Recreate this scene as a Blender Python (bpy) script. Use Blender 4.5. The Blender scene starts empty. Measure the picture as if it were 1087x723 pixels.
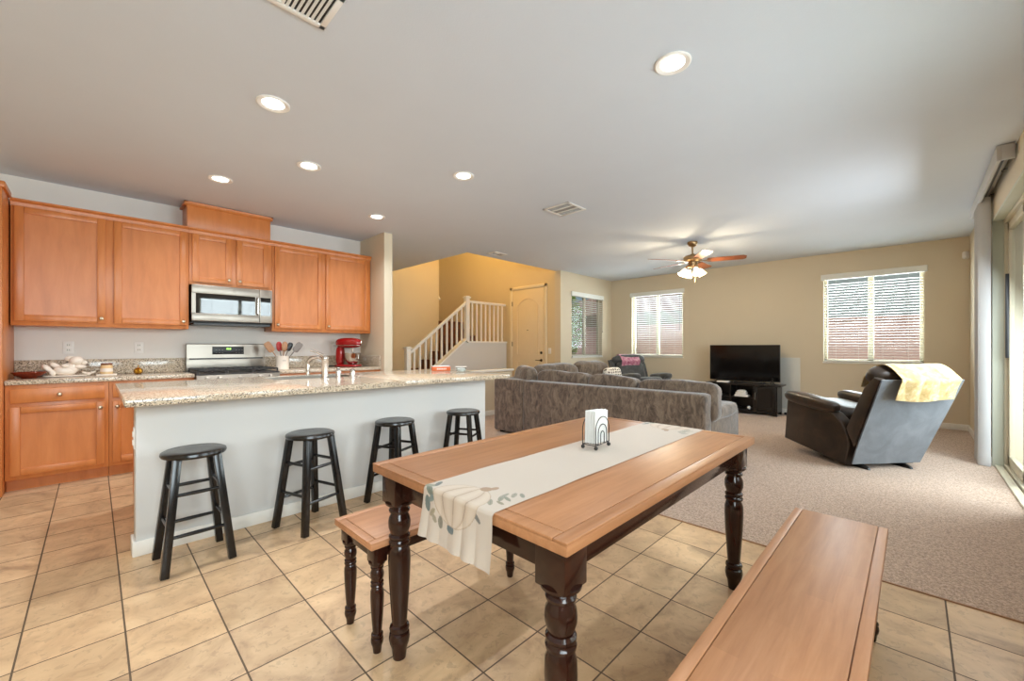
import bpy, bmesh, math, random
from mathutils import Vector, Matrix, noise as mnoise
random.seed(7)
SC = bpy.context.scene
COL = SC.collection
PI = math.pi

# ------------------------------------------------------------------ camera
EYE = 1.19
YAW = math.atan2(426.5, 435.0)
cam_d = bpy.data.cameras.new('camera')
cam_d.sensor_width = 36.0
cam_d.lens = 36.0 * 435.0 / 1087.0
cam_d.shift_y = 6.5 / 1087.0
cam_d.clip_start = 0.02
cam = bpy.data.objects.new('camera', cam_d)
COL.objects.link(cam)
cam.location = (0, 0, EYE)
cam.rotation_euler = (PI / 2, 0, YAW - PI / 2)
SC.camera = cam

# ------------------------------------------------------------------ colour management, world, sun
SC.view_settings.view_transform = 'Standard'
SC.view_settings.look = 'None'
SC.view_settings.exposure = 0.28
SC.view_settings.gamma = 1.0
SC.view_settings.use_curve_mapping = False
SC.cycles.use_denoising = True
SC.cycles.max_bounces = 10
SC.cycles.diffuse_bounces = 6
SC.cycles.glossy_bounces = 4
SC.cycles.transparent_max_bounces = 16
SC.cycles.sample_clamp_indirect = 6.0
SC.cycles.caustics_reflective = False
SC.cycles.caustics_refractive = False

SKY_STRENGTH = 0.07
SUN = 1.3
DOOR_W, WIN_W, DINE_W, DOWN_W, FAN_W, STAIR_W = 82, 60, 118, 4.8, 11.0, 105
world = bpy.data.worlds.new('world'); SC.world = world
world.use_nodes = True
wn = world.node_tree.nodes; wl = world.node_tree.links
bg = wn['Background']
sky = wn.new('ShaderNodeTexSky')
sky.sky_type = 'NISHITA'; sky.sun_disc = False
sky.sun_elevation = math.radians(50); sky.sun_rotation = math.radians(200)
sky.dust_density = 3.0
wl.new(sky.outputs[0], bg.inputs[0]); bg.inputs[1].default_value = SKY_STRENGTH
sd = bpy.data.lights.new('sun', 'SUN'); sd.energy = SUN; sd.angle = math.radians(2)
so = bpy.data.objects.new('sun', sd); COL.objects.link(so)
so.rotation_euler = (math.radians(-6), math.radians(-27), 0)

def area(name, loc, rot, sx, sy, w, color=(1, 1, 1), spread=PI):
    d = bpy.data.lights.new(name, 'AREA'); d.shape = 'RECTANGLE'; d.size = sx; d.size_y = sy
    d.energy = w; d.color = color; d.spread = spread
    o = bpy.data.objects.new(name, d); COL.objects.link(o)
    o.location = loc; o.rotation_euler = rot
    return o
DAY = (0.85, 0.93, 1.0)
# daylight arriving at each window and at the sliding door
area('daylight_sliding_door', (5.15, -1.0, 1.35), (0.98, 0, 0), 1.15, 2.3, DOOR_W, DAY)
area('daylight_unseen_window', (2.45, -1.0, 1.75), (1.15, 0, 0), 1.6, 1.5, DINE_W, DAY)
area('daylight_unseen_window', (-0.4, -1.0, 1.75), (1.15, 0, 0), 1.9, 1.5, DINE_W * 0.9, DAY)  # extra daylight through an added window out of view
area('daylight_window', (9.0, 4.0, 1.7), (0, -PI / 2, PI), 1.35, 1.1, WIN_W, DAY).rotation_euler = (PI / 2, 0, PI / 2)
area('daylight_window', (9.0, 0.5, 1.7), (PI / 2, 0, PI / 2), 1.15, 1.35, WIN_W, DAY)

# ------------------------------------------------------------------ materials
def sr(r, g, b):
    def c(v):
        v /= 255.0
        return v / 12.92 if v <= 0.04045 else ((v + 0.055) / 1.055) ** 2.4
    return (c(r), c(g), c(b), 1.0)

class NT:
    def __init__(s, name):
        s.m = bpy.data.materials.new(name); s.m.use_nodes = True
        s.t = s.m.node_tree; s.n = s.t.nodes; s.b = s.n['Principled BSDF']
        s.co = s.n.new('ShaderNodeTexCoord').outputs['Object']
    def link(s, a, b): s.t.links.new(a, b)
    def node(s, typ, **kw):
        n = s.n.new(typ)
        for k, v in kw.items(): setattr(n, k, v)
        return n
    def mapping(s, scale=(1, 1, 1), loc=(0, 0, 0), rot=(0, 0, 0), src=None):
        m = s.node('ShaderNodeMapping')
        m.inputs['Scale'].default_value = scale; m.inputs['Location'].default_value = loc
        m.inputs['Rotation'].default_value = rot
        s.link(src or s.co, m.inputs['Vector']); return m.outputs[0]
    def noise(s, scale, detail=3, rough=0.55, vec=None, dist=0.0):
        n = s.node('ShaderNodeTexNoise')
        n.inputs['Scale'].default_value = scale; n.inputs['Detail'].default_value = detail
        n.inputs['Roughness'].default_value = rough; n.inputs['Distortion'].default_value = dist
        s.link(vec or s.co, n.inputs['Vector']); return n.outputs['Fac']
    def ramp(s, fac, stops, interp='LINEAR'):
        r = s.node('ShaderNodeValToRGB'); r.color_ramp.interpolation = interp
        el = r.color_ramp.elements
        while len(el) < len(stops): el.new(0.5)
        for e, (p, c) in zip(el, stops): e.position = p; e.color = c
        s.link(fac, r.inputs[0]); return r.outputs[0]
    def mix(s, fac, a, b, mode='MIX'):
        m = s.node('ShaderNodeMix', data_type='RGBA', blend_type=mode)
        for sock, v in ((m.inputs[0], fac), (m.inputs[6], a), (m.inputs[7], b)):
            if hasattr(v, 'is_output'): s.link(v, sock)
            else: sock.default_value = v
        return m.outputs[2]
    def math(s, op, a, b=None, c=None):
        m = s.node('ShaderNodeMath', operation=op)
        for i, v in enumerate((a, b, c)):
            if v is None: continue
            if hasattr(v, 'is_output'): s.link(v, m.inputs[i])
            else: m.inputs[i].default_value = v
        return m.outputs[0]
    def color(s, v):
        if hasattr(v, 'is_output'): s.link(v, s.b.inputs['Base Color'])
        else: s.b.inputs['Base Color'].default_value = v
    def set(s, **kw):
        for k, v in kw.items():
            sock = s.b.inputs[k.replace('_', ' ')]
            if hasattr(v, 'is_output'): s.link(v, sock)
            else: sock.default_value = v
    def bump(s, h, strength=0.2, dist=0.01):
        b = s.node('ShaderNodeBump'); b.inputs['Strength'].default_value = strength
        b.inputs['Distance'].default_value = dist
        s.link(h, b.inputs['Height']); s.link(b.outputs[0], s.b.inputs['Normal'])

M = {}
def simple(name, col, rough=0.5, metal=0.0, vary=0.06, vscale=6, bump=0.0, bscale=60, **kw):
    t = NT(name)
    d = tuple(max(0, c * (1 - vary)) for c in col[:3]) + (1,)
    l = tuple(min(1, c * (1 + vary)) for c in col[:3]) + (1,)
    t.color(t.ramp(t.noise(vscale), [(0.3, d), (0.7, l)]))
    t.set(Roughness=rough, Metallic=metal, **kw)
    if bump: t.bump(t.noise(bscale, 2), bump, 0.004)
    M[name] = t.m
    return t

def wood(name, dark, mid, light, rough, grain=(2, 40, 40), blocks=None, spec=0.5, blockrot=0.0):
    t = NT(name)
    v = t.mapping(grain)
    n1 = t.noise(1.0, 5, 0.62, v, 0.4)
    c = t.ramp(n1, [(0.25, dark), (0.5, mid), (0.78, light)])
    n2 = t.noise(5.0, 3)
    c = t.mix(t.math('MULTIPLY', n2, 0.25), c, mid)
    if blocks:
        br = t.node('ShaderNodeTexBrick')
        br.inputs['Scale'].default_value = 1.0
        br.inputs['Brick Width'].default_value = blocks[0]; br.inputs['Row Height'].default_value = blocks[1]
        br.inputs['Mortar Size'].default_value = 0.0
        br.inputs['Color1'].default_value = (0.82, 0.80, 0.78, 1); br.inputs['Color2'].default_value = (1.06, 1.05, 1.04, 1)
        t.link(t.mapping(rot=(0, 0, blockrot)), br.inputs['Vector'])
        c = t.mix(0.55, c, br.outputs['Color'], 'MULTIPLY')
    t.color(c)
    t.set(Roughness=rough)
    t.b.inputs['Specular IOR Level'].default_value = spec
    t.bump(n1, 0.04, 0.002)
    M[name] = t.m

simple('wall_paint', sr(212, 199, 175), 0.75, vary=0.012, vscale=1.2, bump=0.10, bscale=140)
simple('wall_paint_warm_lit', sr(214, 196, 160), 0.75, vary=0.012, vscale=1.2, bump=0.10, bscale=140)  # same beige as the other walls, warm stairwell light tinted in
simple('wall_paint_kitchen_lit', sr(228, 224, 218), 0.72, vary=0.012, vscale=1.2, bump=0.10, bscale=140)  # same paint as the other walls, kitchen lighting put into a whiter colour
simple('kneewall_paint', sr(210, 209, 207), 0.7, vary=0.012, vscale=1.5, bump=0.10, bscale=120)
simple('ceiling_paint', sr(211, 218, 228), 0.85, vary=0.012, vscale=2, bump=0.16, bscale=110)
simple('white_trim', sr(232, 229, 222), 0.45, vary=0.02)
simple('cream_trim', sr(228, 214, 186), 0.5, vary=0.02)
simple('white_plastic', sr(236, 234, 230), 0.4, vary=0.01)
simple('slat_white', sr(232, 232, 226), 0.5, vary=0.01)
simple('vane_white', sr(190, 190, 190), 0.55, vary=0.015)
simple('black_wood', sr(21, 19, 19), 0.22, vary=0.2, vscale=25)
simple('black_metal', sr(28, 27, 26), 0.4, vary=0.1)
simple('dark_plastic', sr(22, 22, 24), 0.35, vary=0.1)
simple('steel', sr(158, 150, 140), 0.36, 1.0, vary=0.05, vscale=3)
simple('chrome', sr(205, 200, 195), 0.16, 1.0, vary=0.03)
simple('nickel', sr(190, 172, 148), 0.28, 1.0, vary=0.05)
simple('antique_brass', sr(168, 138, 100), 0.32, 1.0, vary=0.08)
simple('gold', sr(205, 150, 55), 0.2, 1.0, vary=0.08)
simple('cast_iron', sr(48, 44, 42), 0.5, vary=0.15)
simple('red_enamel', sr(146, 16, 20), 0.16, vary=0.05, Coat_Weight=0.5)
simple('amber_glass', sr(120, 42, 18), 0.12, vary=0.3, vscale=40)
simple('ceramic', sr(238, 226, 212), 0.25, vary=0.03)
simple('candle_wax', sr(222, 188, 140), 0.25, vary=0.05, vscale=20)
simple('paper', sr(226, 225, 222), 0.8, vary=0.02)
simple('grey_stone', sr(128, 122, 118), 0.7, vary=0.3, vscale=60)
simple('orange_card', sr(212, 104, 54), 0.6, vary=0.1, vscale=30)
simple('red_silicone', sr(165, 38, 34), 0.45)
simple('tan_wood', sr(160, 118, 84), 0.5, vary=0.15, vscale=20)
simple('grey_plastic', sr(120, 112, 106), 0.45)
simple('pale_patch', sr(208, 208, 202), 0.6, vary=0.02)
simple('door_paint', sr(226, 208, 176), 0.42, vary=0.015)
simple('alu_frame', sr(206, 196, 172), 0.4, vary=0.03)
simple('jamb_paint', sr(196, 198, 182), 0.6, vary=0.02)
simple('bronze_metal', sr(70, 58, 46), 0.35, 0.8)
simple('tread_carpet', sr(112, 70, 46), 0.95, vary=0.2, vscale=80, bump=0.4, bscale=200)
simple('house_stucco', sr(186, 172, 152), 0.9, vary=0.04, bump=0.2, bscale=60)
simple('pale_stucco', sr(196, 206, 202), 0.9, vary=0.03)
simple('patio_concrete', sr(188, 184, 178), 0.85, vary=0.08, vscale=3)
simple('soil', sr(168, 150, 128), 0.95, vary=0.2, vscale=4)
simple('bark', sr(92, 74, 58), 0.9, vary=0.25, vscale=20)
simple('leaf', sr(168, 190, 112), 0.7, vary=0.3, vscale=2)
simple('lever_grey', sr(60, 60, 62), 0.4, 0.6)
wood('cabinet_wood', sr(184, 109, 56), sr(202, 124, 66), sr(214, 139, 79), 0.34, (14, 14, 2.2))
wood('table_wood', sr(146, 98, 62), sr(164, 113, 75), sr(178, 127, 89), 0.40, (3, 38, 38), (0.62, 0.09))
wood('bench_wood', sr(166, 114, 77), sr(184, 131, 92), sr(198, 146, 107), 0.44, (3, 38, 38), (0.42, 0.065))
wood('espresso_wood', sr(28, 13, 9), sr(42, 19, 12), sr(60, 28, 17), 0.15, (20, 20, 3))
wood('fan_blade_wood', sr(96, 52, 30), sr(122, 68, 40), sr(140, 82, 50), 0.35, (6, 6, 6))
wood('stand_wood', sr(16, 13, 12), sr(24, 20, 18), sr(34, 28, 24), 0.3, (3, 30, 30))

def granite():
    t = NT('granite')
    v = t.node('ShaderNodeTexVoronoi'); v.inputs['Scale'].default_value = 190
    t.link(t.co, v.inputs['Vector'])
    sep = t.node('ShaderNodeSeparateColor'); t.link(v.outputs['Color'], sep.inputs[0])
    c = t.ramp(sep.outputs[0], [(0.0, sr(56, 48, 44)), (0.11, sr(132, 116, 100)), (0.26, sr(206, 190, 166)), (0.66, sr(220, 206, 184)), (0.84, sr(176, 166, 154)), (0.95, sr(240, 230, 214))], 'CONSTANT')
    n = t.noise(9, 4)
    c = t.mix(t.math('MULTIPLY', n, 0.22), c, sr(186, 158, 126))
    t.color(c); t.set(Roughness=0.13); t.b.inputs['Specular IOR Level'].default_value = 0.6
    M['granite'] = t.m
granite()

def tile():
    t = NT('floor_tile')
    sx = t.node('ShaderNodeSeparateXYZ'); t.link(t.co, sx.inputs[0])
    fx = t.math('DIVIDE', t.math('SUBTRACT', sx.outputs[0], 0.0915), 0.3012)
    fy = t.math('DIVIDE', t.math('SUBTRACT', sx.outputs[1], 0.815), 0.3068)
    def edge(f):
        fr = t.math('FRACT', f)
        return t.math('MINIMUM', fr, t.math('SUBTRACT', 1.0, fr))
    e = t.math('MINIMUM', edge(fx), edge(fy))
    cb = t.node('ShaderNodeCombineXYZ')
    t.link(t.math('FLOOR', fx), cb.inputs[0]); t.link(t.math('FLOOR', fy), cb.inputs[1])
    wn_ = t.node('ShaderNodeTexWhiteNoise', noise_dimensions='3D'); t.link(cb.outputs[0], wn_.inputs['Vector'])
    add = t.node('ShaderNodeVectorMath', operation='MULTIPLY_ADD')
    t.link(cb.outputs[0], add.inputs[0]); add.inputs[1].default_value = (7.3, 5.1, 3.7); t.link(t.co, add.inputs[2])
    n1 = t.noise(5.0, 6, 0.62, add.outputs[0], 0.8)
    n2 = t.noise(26.0, 5, 0.65, add.outputs[0], 0.6)
    c = t.ramp(n1, [(0.28, sr(156, 127, 98)), (0.42, sr(192, 160, 124)), (0.58, sr(210, 178, 139)), (0.75, sr(220, 190, 151))])
    c = t.mix(t.math('MULTIPLY', t.math('GREATER_THAN', n2, 0.58), 0.34), c, sr(158, 130, 104))
    tone = t.ramp(wn_.outputs['Value'], [(0.0, (0.86, 0.855, 0.85, 1)), (1.0, (1.06, 1.05, 1.04, 1))])
    c = t.mix(1.0, c, tone, 'MULTIPLY')
    mask = t.math('LESS_THAN', e, 0.0105)
    c = t.mix(mask, c, sr(92, 74, 56))
    t.color(c)
    t.set(Roughness=t.math('ADD', t.math('MULTIPLY', mask, 0.4), 0.36))
    h = t.math('SUBTRACT', t.math('MULTIPLY', n2, 0.25), t.math('MULTIPLY', mask, 1.0))
    t.bump(h, 0.35, 0.003)
    M['floor_tile'] = t.m
tile()

def carpet():
    t = NT('carpet')
    n1 = t.noise(95, 4, 0.75); n2 = t.noise(3.5, 4, 0.6); n3 = t.noise(40, 3, 0.6)
    c = t.ramp(n1, [(0.36, sr(104, 80, 64)), (0.52, sr(190, 162, 140)), (0.66, sr(226, 202, 182))])
    c = t.mix(t.math('MULTIPLY', n2, 0.35), c, sr(178, 150, 128))
    c = t.mix(t.math('MULTIPLY', n3, 0.3), c, sr(202, 177, 156))
    t.color(c); t.set(Roughness=1.0, Sheen_Weight=0.25)
    t.bump(t.math('ADD', n1, n3), 0.7, 0.012)
    M['carpet'] = t.m
carpet()

def chenille():
    t = NT('sofa_fabric')
    n1 = t.noise(15, 6, 0.72, t.mapping((1, 1, 0.5)), 1.0); n2 = t.noise(150, 2)
    c = t.ramp(n1, [(0.34, sr(62, 50, 41)), (0.5, sr(108, 92, 77)), (0.64, sr(138, 121, 104))])
    c = t.mix(t.math('MULTIPLY', n2, 0.3), c, sr(88, 76, 66))
    t.color(c); t.set(Roughness=0.85, Sheen_Weight=0.55, Sheen_Roughness=0.4)
    t.b.inputs['Sheen Tint'].default_value = (0.85, 0.92, 1.0, 1)
    t.bump(t.math('ADD', n1, n2), 0.35, 0.006)
    M['sofa_fabric'] = t.m
chenille()

def fabric(name, a, b, c_, scale=8, rough=0.6, sheen=0.2, bump=0.25, bs=70, **kw):
    t = NT(name)
    n1 = t.noise(scale, 5, 0.6, None, 0.6)
    t.color(t.ramp(n1, [(0.3, a), (0.52, b), (0.72, c_)]))
    t.set(Roughness=rough, Sheen_Weight=sheen, **kw)
    t.bump(t.noise(bs, 3), bump, 0.004)
    M[name] = t.m
fabric('brown_leather', sr(36, 25, 17), sr(52, 38, 26), sr(70, 51, 36), 6, 0.36, 0.1, 0.12)
fabric('brown_window_sheen', sr(86, 94, 103), sr(100, 108, 117), sr(114, 122, 131), 5, 0.75, 0.5, 0.15)  # brown upholstery with the window sheen painted in as grey-blue
fabric('charcoal_fabric', sr(58, 60, 62), sr(74, 76, 78), sr(92, 94, 96), 6, 0.6, 0.3, 0.15)
fabric('yellow_fleece', sr(176, 142, 78), sr(202, 176, 116), sr(222, 208, 172), 17, 0.95, 0.5, 0.4)
fabric('pink_fleece', sr(170, 70, 110), sr(206, 136, 160), sr(232, 198, 206), 20, 0.95, 0.5, 0.4)

def print_pillow():
    t = NT('ogee_print')
    v = t.node('ShaderNodeTexVoronoi', feature='DISTANCE_TO_EDGE'); v.inputs['Scale'].default_value = 15; v.inputs['Randomness'].default_value = 0.25
    t.link(t.mapping((1, 1, 1.5)), v.inputs['Vector'])
    t.color(t.ramp(v.outputs['Distance'], [(0.0, sr(236, 230, 220)), (0.13, sr(236, 230, 220)), (0.15, sr(104, 98, 92)), (0.3, sr(120, 112, 106))], 'CONSTANT'))
    t.set(Roughness=0.9); M['ogee_print'] = t.m
print_pillow()

def blockwall(name, a, b, mortar):
    t = NT(name)
    br = t.node('ShaderNodeTexBrick')
    br.inputs['Scale'].default_value = 1.0; br.inputs['Brick Width'].default_value = 0.4; br.inputs['Row Height'].default_value = 0.2
    br.inputs['Mortar Size'].default_value = 0.008
    br.inputs['Color1'].default_value = a; br.inputs['Color2'].default_value = b; br.inputs['Mortar'].default_value = mortar
    sx = t.node('ShaderNodeSeparateXYZ'); t.link(t.co, sx.inputs[0])
    cb = t.node('ShaderNodeCombineXYZ'); t.link(t.math('ADD', sx.outputs[0], sx.outputs[1]), cb.inputs[0]); t.link(sx.outputs[2], cb.inputs[1])
    t.link(cb.outputs[0], br.inputs['Vector'])
    t.color(t.mix(t.math('MULTIPLY', t.noise(4), 0.3), br.outputs['Color'], a)); t.set(Roughness=0.9)
    M[name] = t.m
blockwall('pink_block', sr(228, 190, 180), sr(220, 180, 172), sr(204, 168, 160))

def rooftile():
    t = NT('roof_tile')
    w = t.node('ShaderNodeTexWave', wave_type='BANDS', bands_direction='Y'); w.inputs['Scale'].default_value = 1.6
    w2 = t.node('ShaderNodeTexWave', wave_type='BANDS', bands_direction='Z'); w2.inputs['Scale'].default_value = 2.6
    t.link(t.co, w.inputs['Vector']); t.link(t.co, w2.inputs['Vector'])
    n = t.noise(4, 4)
    c = t.ramp(n, [(0.3, sr(150, 118, 102)), (0.55, sr(176, 146, 128)), (0.75, sr(196, 168, 150))])
    c = t.mix(t.math('MULTIPLY', w.outputs['Fac'], 0.35), c, sr(120, 92, 80))
    c = t.mix(t.math('MULTIPLY', w2.outputs['Fac'], 0.3), c, sr(206, 182, 164))
    t.color(c); t.set(Roughness=0.9); M['roof_tile'] = t.m
rooftile()

def glass(name, tint=(1, 1, 1, 1), refl=0.06):
    t = NT(name); t.n.remove(t.b)
    out = t.n['Material Output']
    tr = t.node('ShaderNodeBsdfTransparent'); tr.inputs[0].default_value = tint
    gl = t.node('ShaderNodeBsdfGlossy'); gl.inputs['Roughness'].default_value = 0.02
    lw = t.node('ShaderNodeLayerWeight'); lw.inputs[0].default_value = 0.25
    mx = t.node('ShaderNodeMixShader')
    t.link(t.math('MULTIPLY_ADD', lw.outputs['Fresnel'], refl * 2.0, 0.004), mx.inputs[0])
    t.link(tr.outputs[0], mx.inputs[1]); t.link(gl.outputs[0], mx.inputs[2])
    t.link(mx.outputs[0], out.inputs[0]); M[name] = t.m
glass('pane_glass', (0.96, 0.99, 0.98, 1), 0.02)
glass('clear_glass', (0.92, 0.95, 0.95, 1), 0.2)

def emit(name, col, s):
    t = NT(name)
    t.color(col); t.set(Roughness=0.5)
    t.b.inputs['Emission Color'].default_value = col; t.b.inputs['Emission Strength'].default_value = s
    M[name] = t.m
emit('lamp_lens', (1.0, 0.95, 0.86, 1), 6.0)
emit('frosted_shade', (1.0, 0.86, 0.62, 1), 2.4)
emit('green_digits', (0.45, 1.0, 0.15, 1), 1.5)
simple('tv_screen', sr(10, 9, 10), 0.09, vary=0.1)
simple('oven_glass', sr(22, 20, 20), 0.03, vary=0.1, Coat_Weight=0.15, Coat_Roughness=0.02, IOR=1.6)

def runner_mat():
    t = NT('runner_cloth')
    at = t.node('ShaderNodeVertexColor', layer_name='print')
    wv = t.noise(400, 2)
    t.color(t.mix(t.math('MULTIPLY', wv, 0.12), at.outputs['Color'], sr(206, 190, 170)))
    t.set(Roughness=0.9, Sheen_Weight=0.2); t.bump(wv, 0.15, 0.002)
    M['runner_cloth'] = t.m
runner_mat()

# ------------------------------------------------------------------ mesh builder
class MB:
    def __init__(s): s.bm = bmesh.new()
    def _xf(s, vs, mat):
        if mat is not None: bmesh.ops.transform(s.bm, matrix=mat, verts=vs)
    def box(s, x0, x1, y0, y1, z0, z1, bev=0.0, seg=2, mat=None):
        vs = [s.bm.verts.new((x, y, z)) for z in (z0, z1) for y in (y0, y1) for x in (x0, x1)]
        fs = [s.bm.faces.new([vs[i] for i in q]) for q in ((0, 2, 3, 1), (4, 5, 7, 6), (0, 1, 5, 4), (2, 6, 7, 3), (0, 4, 6, 2), (1, 3, 7, 5))]
        if bev > 0:
            es = set(e for f in fs for e in f.edges)
            r = bmesh.ops.bevel(s.bm, geom=list(es), offset=bev, segments=seg, affect='EDGES', profile=0.5)
            vs = list({v for f in r['faces'] for v in f.verts} | {v for v in vs if v.is_valid})
        s._xf(vs, mat); return s
    def bar(s, p0, p1, w, h, up=(0, 0, 1), w1=None, h1=None, bev=0.0):
        p0, p1 = Vector(p0), Vector(p1); d = (p1 - p0); L = d.length; d.normalize()
        u = Vector(up)
        if abs(d.dot(u)) > 0.98: u = Vector((1, 0, 0))
        x = u.cross(d).normalized(); y = d.cross(x)
        w1 = w if w1 is None else w1; h1 = h if h1 is None else h1
        vs = []
        for (p, a, b) in ((p0, w, h), (p1, w1, h1)):
            for sx, sy in ((-1, -1), (1, -1), (1, 1), (-1, 1)):
                vs.append(s.bm.verts.new(p + x * sx * a / 2 + y * sy * b / 2))
        fs = [s.bm.faces.new([vs[i] for i in q]) for q in ((3, 2, 1, 0), (4, 5, 6, 7), (0, 1, 5, 4), (1, 2, 6, 5), (2, 3, 7, 6), (3, 0, 4, 7))]
        if bev:
            bmesh.ops.bevel(s.bm, geom=list(set(e for f in fs for e in f.edges)), offset=bev, segments=2, affect='EDGES', profile=0.5)
        return s
    def tube(s, pts, r, n=8, closed=False, cap=True):
        pts = [Vector(p) for p in pts]; N = len(pts); rings = []
        rs = r if isinstance(r, (list, tuple)) else [r] * N
        px = None
        for i, p in enumerate(pts):
            a = pts[(i - 1) % N] if (closed or i > 0) else p
            b = pts[(i + 1) % N] if (closed or i < N - 1) else p
            t = (b - a)
            if t.length < 1e-9: t = Vector((0, 0, 1))
            t.normalize()
            if px is None:
                u = Vector((0, 0, 1)) if abs(t.z) < 0.9 else Vector((1, 0, 0))
                px = u.cross(t).normalized()
            else:
                px = (px - t * px.dot(t)).normalized()
            py = t.cross(px)
            rings.append([s.bm.verts.new(p + (px * math.cos(2 * PI * k / n) + py * math.sin(2 * PI * k / n)) * rs[i]) for k in range(n)])
        for i in range(N if closed else N - 1):
            A, B = rings[i], rings[(i + 1) % N]
            for k in range(n): s.bm.faces.new((A[k], A[(k + 1) % n], B[(k + 1) % n], B[k]))
        if cap and not closed:
            s.bm.faces.new(list(reversed(rings[0]))); s.bm.faces.new(rings[-1])
        return s
    def lathe(s, prof, c=(0, 0, 0), n=24, mat=None, cap=True):
        rings = []
        allv = []
        for r, z in prof:
            ring = [s.bm.verts.new((c[0] + r * math.cos(2 * PI * k / n), c[1] + r * math.sin(2 * PI * k / n), c[2] + z)) for k in range(n)]
            rings.append(ring); allv += ring
        for A, B in zip(rings, rings[1:]):
            for k in range(n): s.bm.faces.new((A[k], A[(k + 1) % n], B[(k + 1) % n], B[k]))
        if cap:
            s.bm.faces.new(list(reversed(rings[0]))); s.bm.faces.new(rings[-1])
        s._xf(allv, mat); return s
    def prism(s, poly, axis, a0, a1, bev=0.0, seg=2, mat=None):
        def mk(p, a):
            if axis == 'x': return (a, p[0], p[1])
            if axis == 'y': return (p[0], a, p[1])
            return (p[0], p[1], a)
        A = [s.bm.verts.new(mk(p, a0)) for p in poly]; B = [s.bm.verts.new(mk(p, a1)) for p in poly]
        n = len(poly); fs = []
        fs.append(s.bm.faces.new(A)); fs.append(s.bm.faces.new(list(reversed(B))))
        for i in range(n): fs.append(s.bm.faces.new((A[(i + 1) % n], A[i], B[i], B[(i + 1) % n])))
        vs = A + B
        if bev > 0:
            es = set(fs[0].edges) | set(fs[1].edges)
            r = bmesh.ops.bevel(s.bm, geom=list(es), offset=bev, segments=seg, affect='EDGES', profile=0.5)
            vs = list({v for f in r['faces'] for v in f.verts} | {v for v in vs if v.is_valid})
        s._xf(vs, mat); return s
    def soft(s, c, size, k=5.0, n=10, amp=0.0, fr=3.0, mat=None, seed=0.0, fn=None):
        """a rounded, slightly puffy block"""
        key = {}; vs = []
        def vert(p):
            kk = tuple(round(q, 5) for q in p)
            if kk in key: return key[kk]
            q = Vector(p); l = (abs(q.x) ** k + abs(q.y) ** k + abs(q.z) ** k) ** (1.0 / k)
            q = q / l
            if fn: q = Vector(fn(q))
            w = Vector((q.x * size[0] / 2, q.y * size[1] / 2, q.z * size[2] / 2))
            if amp:
                o = Vector((seed, seed * 1.7, seed * 0.3))
                w += q.normalized() * amp * mnoise.noise(w * fr * 3 + o)
            v = s.bm.verts.new(w); key[kk] = v; vs.append(v); return v
        for ax in range(3):
            for sg in (-1, 1):
                for i in range(n):
                    for j in range(n):
                        q = []
                        for (a, b) in ((i, j), (i + 1, j), (i + 1, j + 1), (i, j + 1)):
                            u, w = math.tan((-1 + 2 * a / n) * PI / 4), math.tan((-1 + 2 * b / n) * PI / 4)
                            p = [0, 0, 0]; p[ax] = sg; p[(ax + 1) % 3] = u; p[(ax + 2) % 3] = w
                            q.append(vert(p))
                        if sg < 0: q.reverse()
                        s.bm.faces.new(q)
        m = Matrix.Translation(Vector(c))
        if mat is not None: m = m @ mat
        bmesh.ops.transform(s.bm, matrix=m, verts=vs); return s
    def grid(s, fn, nu, nv, thick=0.0):
        P = [[s.bm.verts.new(fn(i / nu, j / nv)) for j in range(nv + 1)] for i in range(nu + 1)]
        fs = []
        for i in range(nu):
            for j in range(nv): fs.append(s.bm.faces.new((P[i][j], P[i + 1][j], P[i + 1][j + 1], P[i][j + 1])))
        if thick:
            s.bm.normal_update()
            bmesh.ops.solidify(s.bm, geom=fs, thickness=thick)
        return s
    def build(s, name, mat, parent=None, ang=35, smooth=True):
        bmesh.ops.recalc_face_normals(s.bm, faces=s.bm.faces[:])
        me = bpy.data.meshes.new(name); s.bm.to_mesh(me); s.bm.free()
        me.materials.append(M[mat] if isinstance(mat, str) else mat)
        if smooth:
            me.shade_smooth(); me.set_sharp_from_angle(angle=math.radians(ang))
        o = bpy.data.objects.new(name, me); COL.objects.link(o)
        if parent is not None: o.parent = parent
        return o

def thing(name, label, cat, loc=(0, 0, 0), rz=0.0, group=None):
    o = bpy.data.objects.new(name, None); COL.objects.link(o)
    o.location = loc; o.rotation_euler = (0, 0, rz); o.empty_display_size = 0.1
    return tag(o, label, cat, group)
def tag(o, label, cat, group=None):
    o['label'] = label; o['category'] = cat
    if group: o['group'] = group
    return o
def struct(o):
    o['kind'] = 'structure'; return o
def sempty(name, loc=(0, 0, 0)):
    o = bpy.data.objects.new(name, None); COL.objects.link(o); o.location = loc; return struct(o)
def kids(o): return [c for c in list(COL.objects) if c.parent == o]
def dup(root, loc, rz, label):
    r = root.copy(); COL.objects.link(r); r.location = loc; r.rotation_euler = (0, 0, rz); r['label'] = label
    for ch in kids(root):
        c = ch.copy(); COL.objects.link(c); c.parent = r
        for g in kids(ch):
            d = g.copy(); COL.objects.link(d); d.parent = c
    return r
def RX(a): return Matrix.Rotation(a, 4, 'X')
def RY(a): return Matrix.Rotation(a, 4, 'Y')
def RZ(a): return Matrix.Rotation(a, 4, 'Z')
def TR(x, y, z): return Matrix.Translation((x, y, z))

CEIL = 2.74
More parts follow.
